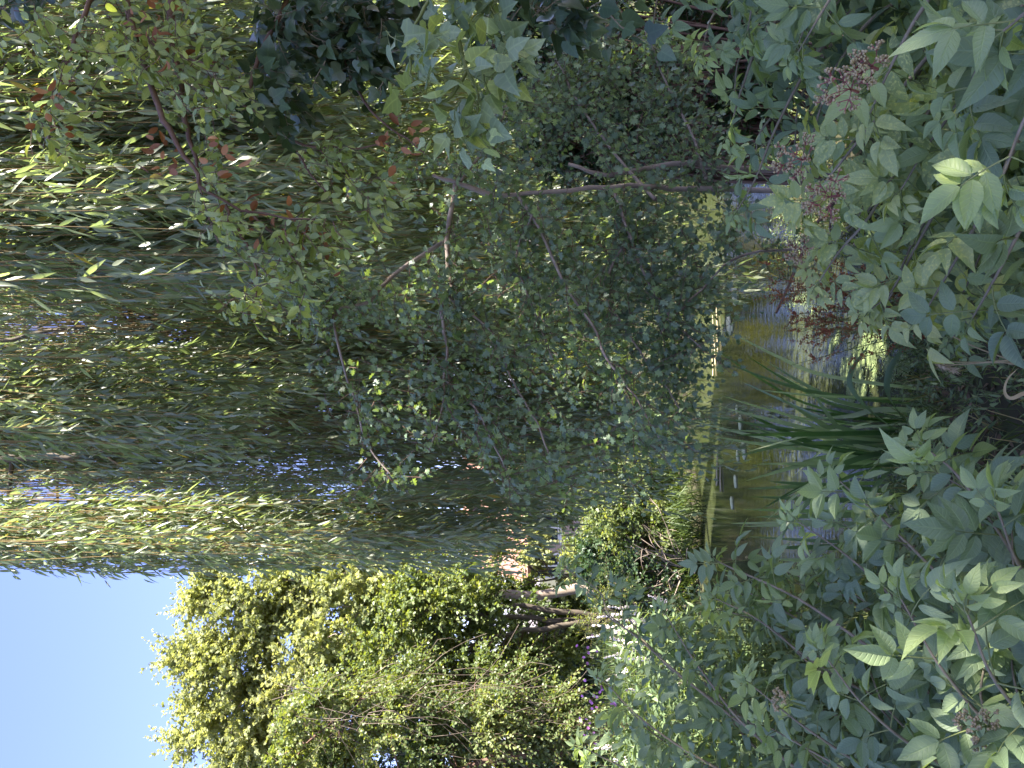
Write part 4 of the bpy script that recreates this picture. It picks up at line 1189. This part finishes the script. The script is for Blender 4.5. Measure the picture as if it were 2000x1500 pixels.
def docks():
    rng = np.random.default_rng(53)
    for i, (u, v, d, n, lab) in enumerate([(950, 1640, 3.9, 24, 'rust red seeding dock leaning over the water beside the elder'), (880, 1700, 3.9, 20, 'rust red seeding dock nearer the floating duckweed')]):
        b = at(u, 1800, d); b[2] = gz(b[0], b[1])
        root = thing('dock_plant', b, lab, 'plant', 'docks at the water edge')
        ms, ml, mg = MB(), MB(), MB()
        for _ in range(n):
            tip = at(u - 10 + rng.normal(0, 48), v - 90 + rng.normal(0, 40), d + rng.normal(0, .12))
            b0 = b + rng.normal(0, .06, 3) * [1, 1, 0] - [0, 0, .05]
            c = bez([b0, (b0 + tip) / 2 + [rng.normal(0, .05), 0, .02], tip], 14)
            ms.tubes(c, np.linspace(.0035, .0012, 14), 4)
            P0 = c[rng.integers(5, 14, 7)]; D = rv(rng, 7) * .6 + [0, 0, .8]
            sprays(ms, ml, rng, P0, D, rng.uniform(.06, .16, 7), 22, T_SMALL, .011, .009, up=.2, stem_r=.0012, K=4, droop=.1, ang=70)
        sprays(ms, mg, rng, b + rng.normal(0, .12, (36, 3)) * [1, 1, .3] + [0, 0, .12], rv(rng, 36) + [0, 0, 1.2], rng.uniform(.15, .45, 36), 9, T_LANCE, .055, .012, up=.3, stem_r=.0016)
        ms.build('stalks', M_STEMG, root); ml.build('seed_heads', M_DOCK, root); mg.build('leaves', M_MINT, root)

def low_herbs():
    """herb mass at the water edge by the docks and along the near bank, and the bank's undergrowth"""
    rng = np.random.default_rng(55)
    ms, ml = MB(), MB()
    n = 3600
    x = rng.uniform(-2.2, 4.4, n); y = rng.uniform(2.6, 7.4, n)
    dd = pond_d(x, y)
    k = (dd > -.12)
    # keep a little opening in front of the iris
    x, y = x[k], y[k]
    z = ground_h(x, y)
    P = np.column_stack([x, y, z])
    hgt = .10 + .22 * rng.random(len(x)) * np.where((x > .35) & (y > 3.4), 1.9, 1.0)
    D = rv(rng, len(x)) * .6 + [0, 0, 1.1]
    sprays(ms, ml, rng, P, D, hgt, 9, T_LANCE, .045, .014, up=.4, stem_r=.0016, K=4, ang=60, droop=.2)
    o = ms.build('undergrowth_stems', M_STEMR); tag(o, 'thin brown and green stems of the weeds on the near bank', 'weeds', kind='stuff')
    o = ml.build('undergrowth', M_MINT); tag(o, 'low green weeds covering the near bank above the water', 'weeds', kind='stuff')
    # grass and litter
    mg = MB(); n = 11000
    x = rng.uniform(-3.2, 4.6, n); y = rng.uniform(2.0, 7.0, n); k = pond_d(x, y) > -.05; x, y = x[k], y[k]
    P = np.column_stack([x, y, ground_h(x, y)])
    q = len(x)
    mg.inst(blade([.4, .8], [.5, .3], 0, .5, mid=False), P, rv(rng, q) * .6 + [0, 0, 1], rv(rng, q), rng.uniform(.08, .26, q), .006, np.clip(rng.random(q) ** .6, 0, 1))
    o = mg.build('grass', M_GRASS); tag(o, 'thin grass blades on the near bank', 'grass', kind='stuff')
    mlt = MB(); n = 6000
    x = rng.uniform(-2.5, 3.5, n); y = rng.uniform(1.8, 4.9, n); k = pond_d(x, y) > 0; x, y = x[k], y[k]
    P = np.column_stack([x, y, ground_h(x, y) + rng.uniform(.004, .02, len(x))]); q = len(x)
    scatter(mlt, T_OVAL, rng, P, rv(rng, q) * [1, 1, .3], np.array([0, 0, 1]) + rv(rng, q) * .5, rng.uniform(.02, .06, q), rng.uniform(.01, .025, q), rng.random(q))
    o = mlt.build('leaf_litter', M_LITTER); tag(o, 'fallen brown leaves on the near bank soil', 'leaf litter', kind='stuff')
    # far-bank grass fringe and field beyond
    mg = MB(); n = 30000
    x = rng.uniform(-9, 14, n); y = 11.5 + 11 * rng.random(n) ** 2; k = (pond_d(x, y) > -.15) & (pond_d(x, y) < 9); x, y = x[k], y[k]
    P = np.column_stack([x, y, ground_h(x, y)]); q = len(x)
    mg.inst(blade([.4, .8], [.5, .3], 0, .5, mid=False), P, rv(rng, q) * .5 + [0, -.25, 1], rv(rng, q), rng.uniform(.2, .55, q), .016, rng.random(q) * .8)
    o = mg.build('grass', M_GRASS); tag(o, 'long grass on the far side of the pond', 'grass', kind='stuff')

def flowers():
    rng = np.random.default_rng(57)
    spots = [(278, 1255, 1275, 'tallest pale pink flower spike standing over the left bank'), (262, 1185, 1200, 'pale pink flower spike with a forked head just left of the tallest spike'), (300, 1205, 1205, 'slim pale pink flower spike above the forked one'),
             (225, 1215, 1235, 'small pale flower spike under the forked one'), (205, 1325, 1340, 'long pale flower spike among the lower elder leaves'), (180, 1205, 1225, 'short pale spike beside the pink willowherb'), (150, 1245, 1250, 'stubby pale spike low among elder leaves'),
             (40, 1180, 1190, 'pale flower spike at the outermost left corner of the bank'), (15, 1205, 1210, 'drooping pale spike at the picture edge'), (165, 1330, 1340, 'pale spike half hidden behind an elder stem'), (330, 1285, 1290, 'tip of a pale flower spike against the dark thicket')]
    for (u, v, v2, lab) in spots:
        d = 3.9 + rng.normal(0, .25)
        c = at(u, v, d); H = .16 if 'tall' in lab or 'long' in lab or 'forked' in lab else .08
        b = np.array([c[0] + rng.normal(0, .05) - .05, c[1], 0]); b[2] = max(gz(b[0], b[1]), .05)
        root = thing('flowering_mint', b, lab, 'flower', 'pale flower spikes on the left bank')
        ms, ml, mf = MB(), MB(), MB()
        cc = bez([b - [0, 0, .05], (b + c) / 2 + rng.normal(0, .02, 3), c + [0, 0, H * .6]], 16)
        ms.tubes(cc, np.linspace(.004, .0015, 16), 5)
        heads = [c] + ([c + [.035, 0, -.03], c + [-.03, 0, -.06]] if 'forked' in lab else [])
        for h in heads:
            n = int(260 * H / .16); t = (np.floor(rng.random(n) * 9) + .5 + rng.normal(0, .18, n)) / 9
            ax = nrm(np.array([rng.normal(0, .35), rng.normal(0, .3), 1]))
            lump = 1 + .35 * np.sin(t * 22)
            off = rv(rng, n) * [1, 1, .4] * (.011 * (1.2 - t) * lump)[:, None]
            mf.balls(h + ax * ((t - .5) * H * 1.3)[:, None] + off, rng.uniform(.0018, .0036, n), rng.random(n))
        sprays(ms, ml, rng, cc[4:12], rv(rng, 8) * [1, 1, .3] + [0, 0, .5], .12, 8, T_LANCE, .06, .018, up=.5, opp=True, stem_r=.0015)
        sprays(ms, ml, rng, cc[6:7].repeat(3, 0), nrm(c - b) + rv(rng, 3) * .35, .28, 12, T_LANCE, .055, .018, up=.5, opp=True, stem_r=.0018)
        ms.build('stem', M_STEMG, root); ml.build('leaves', M_MINT, root); mf.build('flower_head', M_FLOWER, root)
    for (u, v, lab) in [(90, 1145, 'pink willowherb against the brown vines'), (140, 1160, 'taller pink willowherb between elder tips'), (185, 1150, 'pink willowherb nearest the dark hedge'), (120, 1200, 'pink willowherb low in the elder leaves'), (60, 1140, 'sparse pink willowherb at the left of the others'), (225, 1130, 'pink willowherb with feathery pale pods')]:
        d = 4.6 + rng.normal(0, .25); c = at(u, v, d)
        b = np.array([c[0], c[1], 0]); b[2] = max(gz(b[0], b[1]), .05)
        root = thing('willowherb', b, lab, 'flower', 'pink willowherbs on the left bank')
        ms, ml, mf = MB(), MB(), MB()
        cc = bez([b - [0, 0, .05], (b + c) / 2 + rng.normal(0, .02, 3), c], 16)
        ms.tubes(cc, np.linspace(.004, .0012, 16), 5)
        sprays(ms, ml, rng, cc[3:15], rv(rng, 12) + [0, 0, .6], .16, 9, T_LANCE, .05, .009, up=.5, stem_r=.0012)
        n = 8
        P = c + rng.normal(0, .045, (n, 3)) - [0, 0, .02]
        for k in range(n):
            th = np.arange(5) * 2 * PI / 5; f = nrm(rv(rng, 1)[0] + [0, -1, .2]); x = nrm(np.cross(f, [0, 0, 1])); y = np.cross(x, f)
            Dp = x * np.cos(th)[:, None] + y * np.sin(th)[:, None] + f * .3
            mf.inst(T_OVAL[0], np.repeat(P[k][None], 5, 0), Dp, np.repeat(f[None], 5, 0), .011, .009, .5)
            ms.tubes(bez([cc[12], (cc[12] + P[k]) / 2, P[k]], 4), np.full(4, .0008), 3)
        ms.build('stem', M_STEMG, root); ml.build('leaves', M_MINT, root); mf.build('petals', M_PINK, root)

def bank_herbs():
    """the herb mass on the left bank between elder and pond"""
    rng = np.random.default_rng(58)
    ms, ml = MB(), MB()
    n = 1500
    u = rng.uniform(-300, 350, n); v = rng.uniform(1150, 1700, n); d = rng.uniform(3.2, 4.6, n)
    top = np.array([at(a, b, c) for a, b, c in zip(u, v, d)])
    k = u < 330 - np.abs(v - 1300) * .25
    top = top[k]
    n = len(top)
    L = rng.uniform(.25, .5, n)
    P = top - np.array([0, 0, 1]) * L[:, None]
    sprays(ms, ml, rng, P, rv(rng, n) * .35 + [0, 0, 1], L, 16, T_LANCE, .058, .017, up=.5, opp=True, stem_r=.002, K=4, ang=65, droop=.05)
    # longer stems down to the bank
    b = P.copy(); b[:, 2] = ground_h(b[:, 0], b[:, 1]); b[:, :2] += rng.normal(0, .05, (n, 2))
    ms.tubes(np.stack([b, (b + P) / 2 + rng.normal(0, .02, (n, 3)), P], 1), np.array([.003, .0027, .002]), 4)
    o = ml.build('bank_vegetation', M_MINT); tag(o, 'dense leafy herbs filling the left bank behind the elder', 'herbs', kind='stuff')
    o = ms.build('bank_vegetation_stems', M_STEMG); tag(o, 'thin green stems of the herbs on the left bank', 'herbs', kind='stuff')

def straws():
    rng = np.random.default_rng(61)
    d = 1.7
    for (lab, pts, ear) in [('dry straw stalk with a bristly seed ear at its top', [(800, 2250, 1.9), (797, 2000, 1.7), (790, 1900, 1.7), (786, 1838, 1.7)], True),
                            ('bare dry straw stalk leaning beside the seed ear', [(770, 2250, 1.9), (789, 2010, 1.72), (792, 1930, 1.72), (793, 1850, 1.72)], False),
                            ('long bleached straw blade crossing towards the elder', [(830, 2250, 1.9), (790, 2000, 1.75), (800, 1965, 1.75), (822, 1905, 1.75), (846, 1855, 1.75)], False)]:
        c = bez([at(*p) for p in pts], 18)
        b = c[0].copy()
        root = thing('dry_grass_stalk', b, lab, 'grass stalk', 'dry grass stalks')
        mb = MB(); mb.tubes(c, np.linspace(.0022, .0014, 18), 6); mb.build('stalk', M_STRAW, root)
        if ear:
            e = MB()
            ax = nrm(at(776, 1838, 1.66) - at(788, 1832, 1.7))
            b0 = at(790, 1826, 1.7); b1 = at(777, 1862, 1.68)
            n = 90; t = rng.random(n)
            P = b0 + (b1 - b0) * t[:, None]
            D = nrm(b1 - b0) + rv(rng, n) * .7
            scatter(e, T_OVAL, rng, P, D, rv(rng, n), rng.uniform(.008, .012, n), .004, .5)
            q = np.stack([P[:50], P[:50] + nrm(D[:50]) * .012, P[:50] + nrm(D[:50]) * .02], 1)
            e.tubes(q, np.array([.0004, .0003, .0002]), 3)
            e.build('seed_ear', M_STRAW, root)
    root = thing('bent_grass_leaf', at(745, 2040, 1.6), 'dry folded grass leaf bent into a hook at the bottom of the view', 'grass leaf')
    mb = MB(); ribbon(mb, [at(p[0], p[1], 1.6) for p in [(745, 2090), (735, 2010), (722, 1975), (735, 1962), (760, 1968), (782, 1990)]], .008, np.array([0, -1, .2]), 20, .5, tpr=.2)
    mb.build('blade', M_STRAW, root)

def floaters():
    rng = np.random.default_rng(63)
    out = [(0, 0), (.28, .1), (.42, .35), (.46, .6), (.34, .85), (0, 1.0)]
    tp = lobed(out, .5, 0.0, 0)
    spots = [(935, 1437, .34, 'largest pale lily leaf floating below the hawthorn tips'), (870, 1428, .26, 'pale lily leaf left of the largest one'), (862, 1430, .1, 'small scrap of lily leaf touching the pale one'), (675, 1446, .16, 'narrow pale lily leaf beside the willow tassel'), (622, 1455, .2, 'pale lily leaf behind the iris tips'), (610, 1442, .12, 'little yellow lily leaf next to the iris tips'), (518, 1431, .14, 'oval pale lily leaf alone on open water'), (700, 1440, .1, 'tiny curled yellow leaf near the willow tassel'), (560, 1438, .14, 'thin lily leaf in the middle of the open water')]
    for (u, v, L, lab) in spots:
        # ray from the camera to the water plane
        dr = at(u, v, 1.0) - CAM; p = CAM + dr * (CAM[2] / -dr[2]); p[2] = .006
        root = p
        mb = MB()
        D = np.array([[1, rng.normal(0, .3), 0]]); N = np.array([[0, 0, 1.0]])
        mb.inst(tp, (p - [L * .6, 0, 0])[None], D, N, L * 1.2, L * .8, .5)
        o = mb.build('floating_leaf', M_FLOAT)
        s = o.modifiers.new('thick', 'SOLIDIFY'); s.thickness = .012; s.offset = 0
        tag(o, lab, 'leaf', 'lily leaves floating on the pond')
    # straw-coloured stems standing in for sunlit glints on the far water
    for k, (u, v, L) in enumerate([(835, 1397, .7), (850, 1403, .9), (800, 1394, .5), (590, 1403, .6), (570, 1409, .4)]):
        dr = at(u, v, 1.0) - CAM; p = CAM + dr * (CAM[2] / -dr[2]); p[2] = .015
        a = rng.normal(0, .1)
        c = np.linspace(-1, 1, 6)[:, None] * np.array([[math.cos(a), math.sin(a), 0]]) * L / 2 + p + rng.normal(0, .01, (6, 3)) * [1, 1, .2]
        mb = MB(); mb.tubes(c, np.linspace(.012, .007, 6), 6)
        tag(mb.build('glint_stem', M_STRAW), ['pale stem as a sunlit glint nearest under the hawthorn', 'longest pale stem as a sunlit glint on the far water', 'short pale stem as a sunlit glint beyond the longest one', 'pale stem as a sunlit glint behind the iris', 'short stem as a sunlit glint left of the iris tips'][k], 'reed', 'stems as sunlit glints on the far water')
    # duckweed: a ragged raft of tiny fronds
    mb = MB(); n = 150000
    x = rng.uniform(-.6, 1.2, n); y = rng.uniform(4.4, 6.6, n)
    u = 750 + x / (y) * FPX
    f = np.sin(x * 9 + 1.5) * np.sin(y * 6.5) + .6 * np.sin(x * 21 + y * 7) + .4 * np.sin(y * 25 - x * 11) + .25 * rng.normal(size=n)
    v = 1053 + 2.4 / y * FPX
    m_ = np.exp(-(((u - 800) / 75) ** 2 + ((v - 1690) / 62) ** 2))
    k = f + m_ * 2.2 > 1.45
    k &= m_ > .2
    # thin streak further out
    x2 = rng.uniform(.55, 1.1, 5000) ; y2 = rng.uniform(6.3, 7.9, 5000)
    k2 = np.abs(x2 - (.60 + (y2 - 6.3) * .16) - .04 * np.sin(y2 * 9)) < .045 * rng.random(5000) * 1.6
    X = np.concatenate([x[k], x2[k2]]); Y = np.concatenate([y[k], y2[k2]])
    q = len(X)
    mb.inst(T_SMALL[0], np.column_stack([X, Y, rng.uniform(.003, .008, q)]), rv(rng, q) * [1, 1, .05], np.array([0, 0, 1.0]) + rv(rng, q) * .15, rng.uniform(.010, .02, q), rng.uniform(.008, .014, q), rng.random(q))
    tag(mb.build('duckweed', M_DUCK), 'pale green duckweed floating in ragged patches near the bank', 'duckweed', kind='stuff')

irises(); docks(); low_herbs(); flowers(); bank_herbs(); straws(); floaters()
print('verts', sum(len(o.data.vertices) for o in bpy.data.objects if o.type == 'MESH'))
